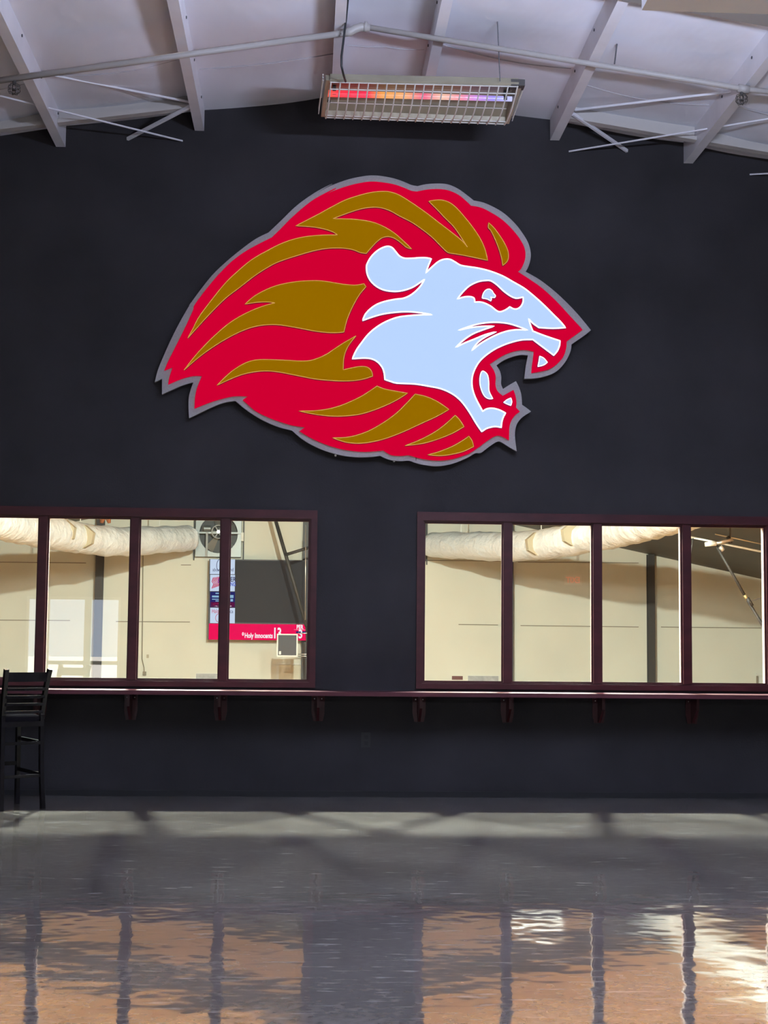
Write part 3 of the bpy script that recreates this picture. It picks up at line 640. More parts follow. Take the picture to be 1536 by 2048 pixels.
# ================================================================ bar stool
def stool(loc, rz, label):
    th = bpy.data.objects.new('bar_stool', None); COL.objects.link(th); tag(th, label, 'stool')
    # local frame: +y = forward (from back to seat front)
    hw, dep, H, SZ = 0.183, 0.39, 1.19, 0.775
    parts = []
    def P(b, n, m='black_wood', parent=th, smooth=False): o = b.build(n, m, None, smooth); o.parent = parent; return o
    for s in (-1, 1):
        b = MB(); zs = [0, 0.35, 0.72, 0.80, 0.95, 1.10, H]; ys = [-0.045, -0.015, 0.0, -0.002, -0.025, -0.058, -0.085]
        xs = [s * (hw + 0.012), s * (hw + 0.003), s * hw, s * hw, s * (hw + 0.006), s * (hw + 0.014), s * (hw + 0.022)]
        for i in range(len(zs) - 1): b.bar((xs[i], ys[i], zs[i]), (xs[i + 1], ys[i + 1], zs[i + 1] + 0.002), 0.036, 0.036, up=(0, 1, 0))
        P(b, 'back_post')
        P(MB().bar((s * (hw + 0.01), dep + 0.03, 0), (s * (hw - 0.015), dep, SZ - 0.05), 0.036, 0.036, up=(0, 1, 0)), 'front_leg')
    def bow(z0, z1, y, k, name):
        b = MB(); n = 8
        for i in range(n):
            t0, t1 = i / n, (i + 1) / n
            f = lambda t: y - k * math.sin(math.pi * t)
            x0, x1 = -hw + 2 * hw * t0, -hw + 2 * hw * t1
            b.add([(x0, f(t0) - 0.009, z0), (x1, f(t1) - 0.009, z0), (x1, f(t1) + 0.009, z0), (x0, f(t0) + 0.009, z0), (x0, f(t0) - 0.009, z1), (x1, f(t1) - 0.009, z1), (x1, f(t1) + 0.009, z1), (x0, f(t0) + 0.009, z1)],
                  [(3, 2, 1, 0), (4, 5, 6, 7), (0, 1, 5, 4), (1, 2, 6, 5), (2, 3, 7, 6), (3, 0, 4, 7)])
        P(b, name)
    bow(1.085, 1.165, -0.068, 0.028, 'crest_rail')
    for z in (1.020, 0.955, 0.890, 0.825): bow(z - 0.012, z + 0.012, -0.055 + (1.02 - z) * 0.2, 0.022, 'back_slat')
    P(MB().box(-hw - 0.015, hw + 0.015, -0.02, dep + 0.03, SZ - 0.075, SZ - 0.03), 'seat_frame')
    b = MB(); n = 10; prof2 = [(1.0, -0.03), (1.03, -0.01), (0.99, 0.012), (0.85, 0.025), (0.0, 0.03)]; vs = []; fs = []
    for (k, dz) in prof2:
        for a in range(24):
            an = 2 * math.pi * a / 24; cx = math.copysign(abs(math.cos(an)) ** 0.5, math.cos(an)); cy = math.copysign(abs(math.sin(an)) ** 0.5, math.sin(an))
            vs.append((cx * (hw + 0.025) * k, dep / 2 + 0.01 + cy * (dep / 2 + 0.035) * k, SZ + dz))
    for i in range(len(prof2) - 1):
        for a in range(24): fs.append((i * 24 + a, i * 24 + (a + 1) % 24, (i + 1) * 24 + (a + 1) % 24, (i + 1) * 24 + a))
    b.add(vs, fs); P(b, 'seat', 'black_vinyl', smooth=True)
    for s in (-1, 1):
        for z in (0.30, 0.57): P(MB().bar((s * hw, -0.01, z - 0.01), (s * (hw), dep + 0.012, z + 0.01), 0.02, 0.03), 'side_stretcher')
    P(MB().bar((-hw, dep + 0.015, 0.36), (hw, dep + 0.015, 0.36), 0.02, 0.034), 'front_stretcher')
    for z in (0.28, 0.56): P(MB().bar((-hw, -0.014, z), (hw, -0.014, z), 0.02, 0.026), 'rear_stretcher')
    th.location = loc; th.rotation_euler = (0, 0, rz); return th
fr = W(96, 1601.5, -1.05); 
stool((-2.41, -1.19, 0.0), R(38), 'black wooden ladder back bar stool standing at the counter shelf')

# ================================================================ GYMNASIUM beyond the windows
GY = 29.7; GZ = -1.2; GX0, GX1 = -14.0, 17.5; GRX, GRZ, GS = -0.1, 6.30, 0.205
def groof(x): return GRZ - GS * abs(x - GRX)
def G(px, py, off=0.0): return W(px, py, GY - off)
fw = plate('wall_gymnasium', [[(GX0, GZ), (GX1, GZ), (GX1, groof(GX1) + 0.3), (GRX, GRZ + 0.3), (GX0, groof(GX0) + 0.3)]], GY, GY + 0.2, 'cream')
struct(fw, 'cream painted far wall of the gymnasium')
struct(MB().box(GX0 - 0.2, GX0, TH, GY, GZ, groof(GX0) + 0.3).build('wall_gymnasium_left', 'gym_side'))
struct(MB().box(GX1, GX1 + 0.2, TH, GY, GZ, groof(GX1) + 0.3).build('wall_gymnasium_right', 'gym_side'))
struct(MB().box(GX0 - 0.2, GX1 + 0.2, TH + 0.002, GY + 0.2, GZ - 0.2, GZ).build('floor_gymnasium', 'wood_floor'), 'orange wood gymnasium court')
# inner lining of the shared wall on the gymnasium side
xs_in = plate('wall_gymnasium_near', [[(GX0, GZ), (GX1, GZ), (GX1, groof(GX1) + 0.3), (GRX, GRZ + 0.3), (GX0, groof(GX0) + 0.3)]] + holes, TH + 0.001, TH + 0.02, 'gym_side'); struct(xs_in)
# roof deck: tan lined bays and a dark bay band, each bay its own panel
rc = bpy.data.objects.new('ceiling_gymnasium', None); COL.objects.link(rc); rc.matrix_world = Matrix.Translation((GRX, 15, GRZ)); rc.location = (GRX, 15, GRZ); struct(rc, 'pitched gymnasium roof of tan and dark bays')
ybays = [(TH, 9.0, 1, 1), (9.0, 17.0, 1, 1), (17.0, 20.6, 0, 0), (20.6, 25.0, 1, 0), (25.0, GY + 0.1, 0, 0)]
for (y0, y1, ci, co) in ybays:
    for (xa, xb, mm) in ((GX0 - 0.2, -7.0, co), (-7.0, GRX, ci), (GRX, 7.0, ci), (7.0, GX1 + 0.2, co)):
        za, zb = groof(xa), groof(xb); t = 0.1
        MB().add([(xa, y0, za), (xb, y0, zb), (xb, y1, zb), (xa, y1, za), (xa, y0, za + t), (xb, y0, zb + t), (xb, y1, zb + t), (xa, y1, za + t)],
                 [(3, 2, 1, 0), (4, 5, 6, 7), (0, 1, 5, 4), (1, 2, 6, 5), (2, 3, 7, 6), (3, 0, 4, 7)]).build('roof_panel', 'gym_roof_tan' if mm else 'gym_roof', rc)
# columns on the far wall
def column(px0, px1, label):
    a, b = G(px0, 1200, 0.25).x, G(px1, 1200, 0.25).x; x = (a + b) / 2
    th = thing('steel_column', (x, GY - 0.12, GZ), label, 'column', 'dark steel columns on the gymnasium wall')
    zt = groof(x) - 0.01
    MB().box(a, b, GY - 0.25, GY - 0.235, GZ, zt).build('outer_flange', 'gym_steel', th)
    MB().box(x - 0.008, x + 0.008, GY - 0.235, GY - 0.016, GZ, zt).build('web', 'gym_steel', th)
    MB().box(a, b, GY - 0.016, GY - 0.001, GZ, zt).build('inner_flange', 'gym_steel', th)
column(189, 204, 'dark steel column behind the left window, seen beside the bright door reflection')
column(604, 622, 'dark steel column behind the scoreboard, at the right end of the left window row')
column(1012, 1027, 'dark steel column hidden mostly behind the first post of the right window row')
column(1297, 1310, 'dark steel column in the third pane of the right window row')
# horizontal seams of the wall
def rail(x0, y0, x1, y1, label):
    a, b = G(x0, y0), G(x1, y1); o = MB().bar((a.x, GY - 0.012, a.z), (b.x, GY - 0.012, b.z), 0.022, 0.022).build('wall_ledge', 'cream_line'); tag(o, label, 'ledge', 'thin ledges on the gymnasium wall')
rail(-40, 1240, 140, 1241, 'thin grey wall ledge, lowest at the far left pane')
rail(232, 1243, 380, 1244, 'thin grey wall ledge left of the scoreboard, lower row')
rail(362, 1130, 382, 1130, 'short grey wall ledge stub below the left duct end, upper row')
rail(-40, 1124, 172, 1126, 'thin grey wall ledge at the far left pane, upper row')
rail(917, 1249, 996, 1250, 'thin grey wall ledge in the first pane of the right window row')
rail(1041, 1251, 1277, 1254, 'thin grey wall ledge across the second and third right panes, lower row')
rail(1322, 1254, 1522, 1256, 'thin grey wall ledge in the last right pane')
rail(1036, 1124, 1277, 1126, 'thin grey wall ledge below the right duct, upper row')
rail(846, 1121, 1000, 1122, 'thin grey wall ledge under the right duct end, upper row')

# ducts
def duct(side, label, hang):
    sx = 1 if side > 0 else -1; cx = 0.95 if side > 0 else 1.05
    if side > 0:
        path = [((862, 1089), 43.0), ((872, 1090), 42.8), ((930, 1091), 41.6), ((1000, 1093), 40.2), ((1060, 1091), 39.0), ((1120, 1084), 37.8), ((1180, 1074), 36.6), ((1250, 1058), 34.6), ((1330, 1036), 32.2), ((1430, 1006), 29.4), ((1600, 950), 25.0), ((1900, 850), 19.5)]
    else:
        path = [((378, 1076), 43.0), ((368, 1077), 42.8), ((310, 1080), 41.6), ((240, 1083), 40.2), ((180, 1079), 39.0), ((120, 1069), 37.6), ((60, 1058), 36.0), ((0, 1044), 34.0), ((-80, 1022), 31.5), ((-200, 985), 28.0), ((-420, 910), 23.0)]
    pts = [W(p[0], p[1], d - 14.29) for p, d in path]
    # resample
    out = []; rad = []
    for i in range(len(pts) - 1):
        p0 = pts[max(i - 1, 0)]; p1 = pts[i]; p2 = pts[i + 1]; p3 = pts[min(i + 2, len(pts) - 1)]
        n = max(3, int((p2 - p1).length / 0.16))
        for k in range(n):
            t = k / n; out.append(0.5 * (2 * p1 + (p2 - p1 * 1 + p1 - p0) * t + (2 * p0 - 5 * p1 + 4 * p2 - p3) * t * t + (3 * p1 - p0 - 3 * p2 + p3) * t ** 3))
    out.append(pts[-1]); L = 0; rnd = random.Random(3 + side)
    th = thing('air_duct', tuple(out[0]), label, 'duct', 'white wrapped ducts in the gymnasium')
    for i, p in enumerate(out):
        if i: L += (p - out[i - 1]).length
        r = 0.365 + 0.035 * min(1, L / 2.5) + 0.012 * math.sin(L * 7.0) + 0.016 * rnd.uniform(-1, 1)
        rad.append(r)
    rad[0] = 0.30; 
    b = MB(); n = 28; vs = []; fs = []
    for i, p in enumerate(out):
        t = (out[min(i + 1, len(out) - 1)] - out[max(i - 1, 0)]).normalized(); u = Vector((0, 0, 1)); u = (u - t * u.dot(t)).normalized(); w = t.cross(u)
        for j in range(n):
            a = 2 * math.pi * j / n
            cr = 1 + 0.016 * math.sin(5 * a + i * 0.9) + 0.024 * rnd.uniform(-1, 1) * (1 if i > 4 else 0.3)
            vs.append(p + (u * math.cos(a) * 0.98 + w * math.sin(a)) * rad[i] * cr)
    for i in range(len(out) - 1):
        for j in range(n): fs.append((i * n + j, i * n + (j + 1) % n, (i + 1) * n + (j + 1) % n, (i + 1) * n + j))
    fs.append(tuple(range(n))); fs.append(tuple((len(out) - 1) * n + j for j in range(n)))
    b.add(vs, fs); b.build('duct_wrap', 'duct', th, True)
    # registers set against the side facing the court
    for q in hang:
        c = W(*q[:3]); k = q[3]; s = 0.34
        pl = MB(); ax = Vector((0.72 * k, 0.30, 0.60)).normalized(); az = Vector((-0.55 * k, -0.22, 0.80)).normalized(); nn = ax.cross(az).normalized()
        if nn.y > 0: nn = -nn
        loop = [c + ax * s * 0.95 * a + az * s * 0.9 * bb for a, bb in ((-0.5, -0.8), (0.5, -0.8), (0.9, 0.0), (0.5, 0.8), (-0.5, 0.8), (-0.9, 0.0))]
        pl.prism(loop, None, nn * 0.12); pl.build('register', 'register', th)
        MB().bar(loop[0] + nn * 0.13, loop[1] + nn * 0.13, 0.05, 0.05).build('register_edge', 'white_trim', th)
    # hangers
    for i in range(10, len(out) - 4, 22):
        p = out[i]; MB().bar((p.x, p.y, p.z + rad[i] - 0.02), (p.x, p.y, groof(p.x)), 0.022, 0.022).build('hanger_strap', 'white_trim', th)
    return th
duct(-1, 'white wrapped round duct seen through the left window row', [(134, 1064, 37.55 - 14.29, -1), (172, 1074, 38.25 - 14.29, -1)])
duct(1, 'white wrapped round duct seen through the right window row', [(1068, 1088, 38.35 - 14.29, 1), (1140, 1069, 36.85 - 14.29, 1)])
c = W(211, 1037, 25.2)
rg = MB(); rg.tube([(c.x - 0.1, c.y, c.z - 0.12), (c.x - 0.08, c.y, c.z + 0.02), (c.x, c.y, c.z + 0.07), (c.x + 0.08, c.y, c.z), (c.x + 0.1, c.y, c.z - 0.12)], [0.05, 0.09, 0.10, 0.08, 0.04], 8)
tag(rg.build('stray_cloth', 'brown_rag', None, True), 'orange brown scrap lying on top of the left duct', 'cloth')

# exhaust fans
def fan(cx, cz, label):
    th = thing('exhaust_fan', (cx, GY, cz - 0.68), label, 'fan', 'wall exhaust fans in the gymnasium')
    h = 0.66; yb = GY - 0.001
    sq = [(cx - h, cz - h), (cx + h, cz - h), (cx + h, cz + h), (cx - h, cz + h)]
    cir = [(cx + 0.56 * math.cos(2 * math.pi * k / 32), cz + 0.56 * math.sin(2 * math.pi * k / 32)) for k in range(32)]
    plate('fan_frame', [sq, cir], GY - 0.30, GY - 0.28, 'galv', th)
    b = MB(); b.box(cx - h, cx - h + 0.03, GY - 0.28, yb, cz - h, cz + h).box(cx + h - 0.03, cx + h, GY - 0.28, yb, cz - h, cz + h).box(cx - h + 0.03, cx + h - 0.03, GY - 0.28, yb, cz - h, cz - h + 0.03).box(cx - h + 0.03, cx + h - 0.03, GY - 0.28, yb, cz + h - 0.03, cz + h)
    b.build('housing', 'galv', th)
    MB().box(cx - h + 0.03, cx + h - 0.03, GY - 0.04, GY - 0.02, cz - h + 0.03, cz + h - 0.03).build('louvre_back', 'fan_dark', th)
    for k in range(5):
        a = 2 * math.pi * k / 5 + 0.4; u = Vector((math.cos(a), 0, math.sin(a))); v = Vector((-math.sin(a), 0.45, math.cos(a))).normalized()
        c0 = Vector((cx, GY - 0.17, cz))
        MB().prism([c0 + u * 0.1 - v * 0.06, c0 + u * 0.52 - v * 0.15, c0 + u * 0.54 + v * 0.14, c0 + u * 0.1 + v * 0.06], None, (0, -0.008, 0)).build('blade', 'galv', th)
    MB().ring((cx, GY - 0.36, cz + 0.06), (0, 1, 0), 0.19, 0.02, 24, 6).build('pulley', 'galv_light', th)
    for k in range(6):
        a = k * math.pi / 3; MB().bar((cx, GY - 0.36, cz + 0.06), (cx + 0.18 * math.cos(a), GY - 0.36, cz + 0.06 + 0.18 * math.sin(a)), 0.03, 0.02, up=(0, 1, 0)).build('pulley_spoke', 'galv_light', th)
    MB().disc((cx, GY - 0.39, cz + 0.06), (0, 1, 0), 0.05, 0.1, 12).build('hub', 'silver', th)
    MB().bar((cx - h, GY - 0.33, cz + 0.03), (cx + h, GY - 0.33, cz + 0.03), 0.05, 0.05, up=(0, 1, 0)).build('bearing_beam', 'galv', th)
    MB().bar((cx - 0.33, GY - 0.34, cz - h), (cx - 0.33, GY - 0.34, cz + 0.05), 0.06, 0.05, up=(0, 1, 0)).build('motor_post', 'galv_light', th)
    MB().disc((cx - 0.42, GY - 0.34, cz + 0.15), (1, 0, 0), 0.09, 0.2, 14).build('motor', 'galv', th)
    for s in (-1, 1): MB().bar((cx + s * (h + 0.06), GY - 0.05, cz - h - 0.1), (cx + s * (h + 0.06), GY - 0.05, cz + h), 0.035, 0.06).build('guide_rail', 'gym_steel', th)
    MB().box(cx + h, cx + h + 0.07, GY - 0.35, GY - 0.25, cz - 0.2, cz + 0.05).build('control_box', 'white_trim', th)
    return th
fc = G(437, 1068, 0.3); fan(fc.x, fc.z, 'belt driven exhaust fan above the scoreboard sponsor tiles')
fc2 = G(806, 1076, 0.3); fan(fc2.x, fc2.z, 'exhaust fan almost hidden behind the pier, beside the right duct end')

# scoreboard
sc = thing('scoreboard', tuple(G(520, 1281, 0.4)), 'lit video scoreboard with sponsor tiles and a red score band on the gymnasium wall', 'scoreboard')
YS = 0.47
def quad(x0, y0, x1, y1, name, m, off, th=0.01, parent=sc):
    a = G(x0, y0, off); b = G(x1, y1, off)
    return MB().box(a.x, b.x, GY - off, GY - off + th, b.z, a.z).build(name, m, parent)
quad(418.5, 1118, 613, 1281, 'cabinet', 'panel_black', YS - 0.005, 0.19)
quad(470, 1121, 612.5, 1246, 'video_screen', 'screen', YS + 0.012)
quad(418, 1247, 613, 1281, 'score_band', 'led_red', YS + 0.014)
ty = [1118, 1149, 1183, 1215, 1247]
tiles = [quad(420.5, ty[i] + 0.4, 469.5, ty[i + 1] - 0.4, 'sponsor_tile', 'led_navy' if i == 2 else 'led_white', YS + 0.014) for i in range(4)]
def stext(s, px, py, h, m, parent=sc, xs=0.7, bold=0.006, rot=0, off=YS + 0.02):
    p = G(px, py, off); return text('lettering', s, p.x, p.z, h, GY - off, m, parent, xs, bold, rot)
def sbar(x0, y0, x1, y1, m, parent, name='print_mark'): return quad(x0, y0, x1, y1, name, m, YS + 0.019, 0.004, parent)
stext('Holy Innocents', 489, 1275.5, 0.20, 'led_text', xs=0.66)
stext('13', 545, 1276, 0.42, 'led_text', xs=0.62, bold=0.012)
stext('PER', 593, 1258, 0.17, 'led_text', xs=0.7)
stext('3', 596.5, 1276, 0.34, 'led_text', xs=0.75, bold=0.01)
stext('0', 484, 1271, 0.13, 'led_text', xs=0.8)
sbar(588, 1259.0, 612, 1259.6, 'led_text', sc); sbar(592, 1262.5, 612, 1266.5, 'led_navy', sc)
stext('abov', 425, 1142.5, 0.14, 'led_ink', tiles[0], 0.75, 0.0); stext('nd', 459.5, 1142.5, 0.15, 'led_ink', tiles[0], 0.75, 0.0)
pc = G(443, 1131, YS + 0.02)
MB().tube([(pc.x + 0.14 * math.cos(a), GY - YS - 0.02, pc.z + 0.2 * math.sin(a)) for a in [math.pi * (0.55 + 0.75 * k / 14) for k in range(15)]], 0.008, 5).build('arc_mark', 'led_ink', tiles[0])
for k in range(6):
    a = G(424 + 2.9 * k, 1177 - 1.0 * k, YS + 0.02); b = G(427 + 2.9 * k, 1155 - 0.4 * k, YS + 0.02); mid = (a + b) / 2
    MB().tube([a, mid + Vector((0.03, 0, -0.03)), mid + Vector((-0.02, 0, 0.04)), b], 0.013, 5).build('flag_stripe', 'led_inkred', tiles[1])
sbar(436, 1156, 441, 1166, 'led_blue', tiles[1]); sbar(438, 1166, 441, 1171, 'led_blue', tiles[1])
stext('ER', 460.5, 1163, 0.19, 'led_ink', tiles[1], 0.75, 0.004); stext('NG', 460.5, 1172, 0.16, 'led_blue', tiles[1], 0.65, 0.004)
for (x0, y0, x1, y1, m) in ((431, 1185.5, 441, 1188, 'led_cyan'), (424, 1191, 441, 1195, 'led_cyan'), (424, 1197.5, 441, 1199.5, 'led_cyan'), (431, 1201, 441, 1203, 'led_cyan'),
        (459, 1190, 467, 1196, 'led_cyan'), (461, 1198, 466, 1203, 'led_cyan'), (421.5, 1204, 469, 1214.0, 'led_plum'), (459, 1211.5, 463, 1212.8, 'led_text'), (428, 1211.5, 441, 1212.8, 'led_text')):
    sbar(x0, y0, x1, y1, m, tiles[2])
for k in range(5): sbar(426 + 3 * k, 1206, 428 + 3 * k, 1209.5, 'led_inkred', tiles[2])
stext('Halo', 423.5, 1226, 0.17, 'led_inkred', tiles[3], 0.62, 0.0); stext('ca', 459.5, 1226, 0.15, 'led_ink', tiles[3], 0.75, 0.0)
pc = G(440, 1236, YS + 0.02); MB().ring((pc.x, GY - YS - 0.02, pc.z), (0, 1, 0), 0.13, 0.007, 24, 5).build('circle_mark', 'led_inkred', tiles[3])
sbar(437, 1233, 440, 1236, 'led_ink', tiles[3])

# folding basketball goals
def tubeobj(name, a, b, r, m, parent): return MB().tube([a, b], r, 8).build(name, m, parent, True)
y_ = GY - 3.0
bg_ = thing('basketball_goal', tuple(W(574, 1312, y_)), 'folded basketball goal frame with black square panel in front of the scoreboard', 'basketball goal')
sa, sb = W(548, 1030, y_ + 1), W(613, 1252, y_); sa = sb + (sa - sb) * ((6.16 - sb.z) / (sa.z - sb.z)); tubeobj('strut', sa, sb, 0.055, 'gym_steel', bg_)
tubeobj('panel_arm', sb, W(615, 1313, y_ - 0.1), 0.035, 'gym_steel', bg_)
tubeobj('cross_tube', W(570, 1110, y_ + 0.6), W(622, 1094, y_ + 0.6), 0.045, 'gym_steel', bg_)
tubeobj('conduit', W(611.5, 1050, y_ - 0.2), W(610.5, 1240, y_ - 0.2), 0.012, 'silver', bg_)
def gq(x0, y0, x1, y1, name, m, Y, th, parent):
    a = W(x0, y0, Y); b = W(x1, y1, Y); return MB().box(a.x, b.x, Y, Y + th, b.z, a.z).build(name, m, parent)
gq(554, 1267.5, 595, 1313.5, 'panel_border', 'white_trim', y_ - 0.12, 0.05, bg_)
gq(556.5, 1270.0, 592.5, 1310.8, 'panel_face', 'panel_black', y_ - 0.13, 0.008, bg_)
gq(558, 1302.5, 562, 1309, 'small_tag', 'white_trim', y_ - 0.14, 0.008, bg_)
for yy in (1266.5, 1308.5, 1312.5): tubeobj('bracket_bar', W(596, yy, y_ - 0.1), W(624, yy, y_ - 0.1), 0.014, 'silver', bg_)
y2 = 17.3
b2 = thing('basketball_goal', tuple(W(1500, 1200, y2)), 'ceiling hung basketball goal strut with bright clamp in the last right pane', 'basketball goal')
tubeobj('strut', W(1433, 1092, y2), W(1490, 1192, y2), 0.031, 'gym_steel', b2)
tubeobj('strut', W(1498, 1206, y2), W(1560, 1305, y2), 0.031, 'gym_steel', b2)
tubeobj('ferrule', W(1489, 1190, y2), W(1495, 1200, y2), 0.034, 'wood_dark', b2)
tubeobj('sleeve', W(1494, 1196, y2), W(1504, 1212, y2), 0.045, 'gym_steel', b2)
tubeobj('stay_wire', W(1503, 1202, y2), W(1560, 1184, y2), 0.005, 'thin_wire', b2)
tubeobj('stay_wire', W(1494, 1200, y2 - 0.1), W(1560, 1320, y2 - 0.1), 0.005, 'thin_wire', b2)
tubeobj('carrier_pipe', W(1370, 1072, y2), W(1560, 1111, y2), 0.023, 'white_trim', b2)
tubeobj('carrier_pipe', W(1430, 1068, y2 + 0.4), W(1560, 1096, y2 + 0.4), 0.014, 'silver', b2)
tubeobj('clamp', W(1410, 1089, y2 - 0.1), W(1432, 1087, y2 - 0.1), 0.051, 'white_trim', b2)
tubeobj('clamp_arm', W(1430, 1087, y2 - 0.1), W(1466, 1079, y2 - 0.1), 0.037, 'silver', b2)
tubeobj('clamp_arm', W(1455, 1073, y2), W(1462, 1087, y2), 0.041, 'gym_steel', b2)
tubeobj('lamp_head', W(1440, 1093, y2 - 0.1), W(1447, 1101, y2 - 0.1), 0.048, 'silver', b2)
tubeobj('drop_rod', W(1460, 1040, y2), W(1460, 1076, y2), 0.020, 'gym_steel', b2)
tubeobj('tie', W(1386, 1076, y2), W(1382, 1108, y2), 0.020, 'gym_steel', b2)
# white eave line of the far roof
a, b = G(1246, 1093, 0.1), G(1560, 1159, 0.1)
tag(MB().tube([a, b], 0.022, 8).build('eave_conduit', 'white_trim', None, True), 'white conduit along the far roof line at right', 'conduit')
kn = G(1245, 1094, 0.15); 
# doors, posters, plaques, conduit
d1 = thing('gym_door', tuple(G(585, 1366)), 'pale door with white frame below the black square panel', 'door', None)
gq(553, 1326, 640, 1330, 'head_frame', 'white_trim', GY - 0.06, 0.058, d1); gq(553, 1330, 557, 1400, 'side_frame', 'white_trim', GY - 0.06, 0.058, d1)
gq(557, 1330, 640, 1400, 'door_leaf', 'door_tan', GY - 0.03, 0.028, d1)
d2 = thing('gym_door', tuple(G(1530, 1372)), 'white framed door corner in the last right pane', 'door', None)
gq(1513.5, 1346, 1600, 1352, 'head_frame', 'white_trim', GY - 0.06, 0.058, d2); gq(1513.5, 1352, 1517, 1420, 'side_frame', 'cream_line', GY - 0.06, 0.058, d2)
gq(1517.5, 1353, 1600, 1420, 'door_leaf', 'white_trim', GY - 0.03, 0.028, d2)
def poster(x0, y0, x1, y1, m, label, fm='white_trim', cat='poster', nm='wall_poster'):
    t = thing(nm, tuple(G((x0 + x1) / 2, y1)), label, cat); gq(x0, y0, x1, y1, 'frame', fm, GY - 0.03, 0.028, t); gq(x0 + 1.2, y0 + 1.2, x1 - 1.2, y1 - 1.2, 'print', m, GY - 0.034, 0.003, t); return t
poster(391, 1346, 448, 1400, 'poster', 'grey marbled poster at the sill below the scoreboard')
poster(935, 1350.5, 998, 1400, 'poster', 'grey marbled poster at the sill of the first right pane')
poster(604, 1329, 640, 1364, 'poster_dark', 'dark printed poster beside the pale door', 'gym_steel')
poster(904, 1352, 925.5, 1359.5, 'plaque', 'small brown red wall plaque left of the marbled poster', 'plaque', 'plaque', 'wall_plaque')
cn = thing('wall_conduit', tuple(G(288, 1350)), 'thin wall conduit ending in a small box behind the second left pane', 'conduit')
MB().tube([G(286, 1110, 0.03), G(285, 1240, 0.03), G(284, 1318, 0.03), G(288, 1335, 0.03), G(288.5, 1345, 0.03)], 0.014, 6).build('tube', 'cream_line', cn)
gq(285.5, 1343, 292, 1351, 'box', 'cream_line', GY - 0.06, 0.058, cn)
gq(293, 1309, 297.5, 1316, 'switch_plate', 'register', GY - 0.02, 0.018, cn)

# gym bay light housings, added lobby fill lamps
bl = ['bell bay light nearest the left window row', 'bell bay light nearest the right window row', 'second bell bay light behind the left window row', 'second bell bay light behind the right window row']
for k, (x, y, z, p) in enumerate(BAY):
    th = thing('bay_light', (x, y, z), bl[k], 'lamp', 'gymnasium bay lights')
    sk = MB(); pr = [(0.34, -0.25), (0.30, -0.06), (0.20, 0.06), (0.10, 0.12), (0.09, 0.27)]
    sk.add([(x + r * math.cos(2 * math.pi * a / 24), y + r * math.sin(2 * math.pi * a / 24), z + dz) for r, dz in pr for a in range(24)],
           [(i * 24 + a, i * 24 + (a + 1) % 24, (i + 1) * 24 + (a + 1) % 24, (i + 1) * 24 + a) for i in range(4) for a in range(24)] + [tuple(96 + a for a in range(24))])
    sk.build('bell_shade', 'lamp_house', th, True)
    MB().tube([(x, y, z + 0.27), (x, y, groof(x))], 0.012, 6).build('hanger', 'thin_wire', th)
x, y, z = FLOOD_FILL
th = thing('flood_fill_light', FLOOD_FILL, 'added floodlight box under the ridge in the middle of the gymnasium', 'lamp')
MB().box(x - 0.22, x + 0.22, y - 0.12, y + 0.02, z - 0.2, z + 0.12).build('housing', 'lamp_house', th)
MB().tube([(x, y, z + 0.12), (x, y, groof(x))], 0.015, 6).build('hanger', 'thin_wire', th)
x, y, z = PANEL
th = thing('panel_light', (x, y, z), 'flat panel light far right under the gymnasium roof', 'lamp')
MB().box(x - 0.62, x + 0.62, y - 0.33, y + 0.33, z, z + 0.06).build('housing', 'lamp_house', th)
for q in (-1, 1): MB().tube([(x + q * 0.5, y, z + 0.06), (x + q * 0.5, y, groof(x + q * 0.5))], 0.006, 5).build('hanger', 'thin_wire', th)
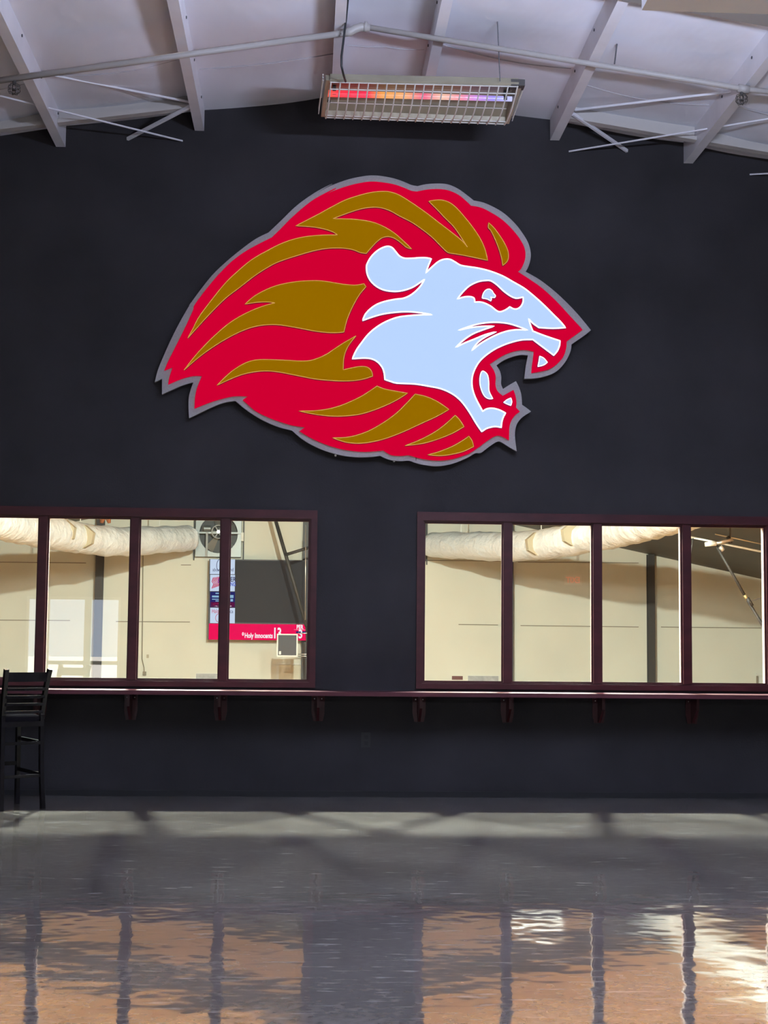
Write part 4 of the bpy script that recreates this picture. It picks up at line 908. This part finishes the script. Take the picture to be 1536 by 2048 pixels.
for k, (x, y, z) in enumerate(FILL_UPL):
    th = thing('fill_uplight', (x, y, z), 'added linear pendant uplight over the lobby', 'lamp')
    MB().box(x - 0.6, x + 0.6, y - 0.16, y + 0.16, z - 0.08, z).build('housing', 'lamp_house', th)
    for q in (-0.5, 0.5): MB().tube([(x + q, y, z), (x + q, y, roof(x + q))], 0.005, 5).build('hanger', 'thin_wire', th)
x, y, z = FILL_GLOBE
th = thing('fill_globe', FILL_GLOBE, 'added white globe pendant over the back of the lobby', 'lamp')
MB().disc((x, y, z + 0.15), (0, 0, 1), 0.06, 0.08, 16).build('fill_globe_fitter', 'lamp_house', th)
MB().tube([(x, y, z + 0.23), (x, y, roof(x))], 0.008, 6).build('stem', 'thin_wire', th)

# ================================================================ entrance behind the camera (seen mirrored in the panes)
dr = bpy.data.objects.new('door_1', None); COL.objects.link(dr); dr.location = (-5, YB, 0); dr.matrix_world = Matrix.Translation((-5, YB, 0)); struct(dr, 'glazed entrance doors behind the viewer')
for (x0, x1) in ((DX0, DX0 + 0.05), (-5.62, -5.56), (-4.80, -4.66), (DX1 - 0.05, DX1)):
    MB().box(x0, x1, YB - 0.12, YB - 0.02, 0, DZ).build('stile', 'alu', dr)
for z0, z1 in ((DZ - 0.06, DZ), (0.0, 0.16)): MB().box(DX0 + 0.05, DX1 - 0.05, YB - 0.11, YB - 0.03, z0, z1).build('rail', 'alu', dr)
MB().box(-5.56, -4.80, YB - 0.10, YB - 0.04, 0.95, 1.03).build('push_bar', 'alu', dr); MB().box(-4.66, DX1 - 0.05, YB - 0.10, YB - 0.04, 0.95, 1.03).build('push_bar', 'alu', dr)
struct(MB().box(-40, 30, YB - 140, YB - 0.16, -0.25, -0.15).build('floor_forecourt', 'concrete_out'))
ex = thing('exit_sign', (5.9, YB + 0.03, 2.82), 'red lettered exit sign on the wall behind the viewer', 'sign')
MB().box(5.72, 6.10, YB + 0.001, YB + 0.04, 2.80, 3.02).build('housing', 'lamp_house', ex)
t = text('lettering', 'EXIT', 0, 0, 0.19, 0, 'exit', None, 0.8, 0.004)
t.data.transform(Matrix.Translation((6.06, YB + 0.046, 2.845)) @ Matrix.Rotation(math.pi, 4, 'Z')); t.parent = ex; t.matrix_parent_inverse = ex.matrix_world.inverted()
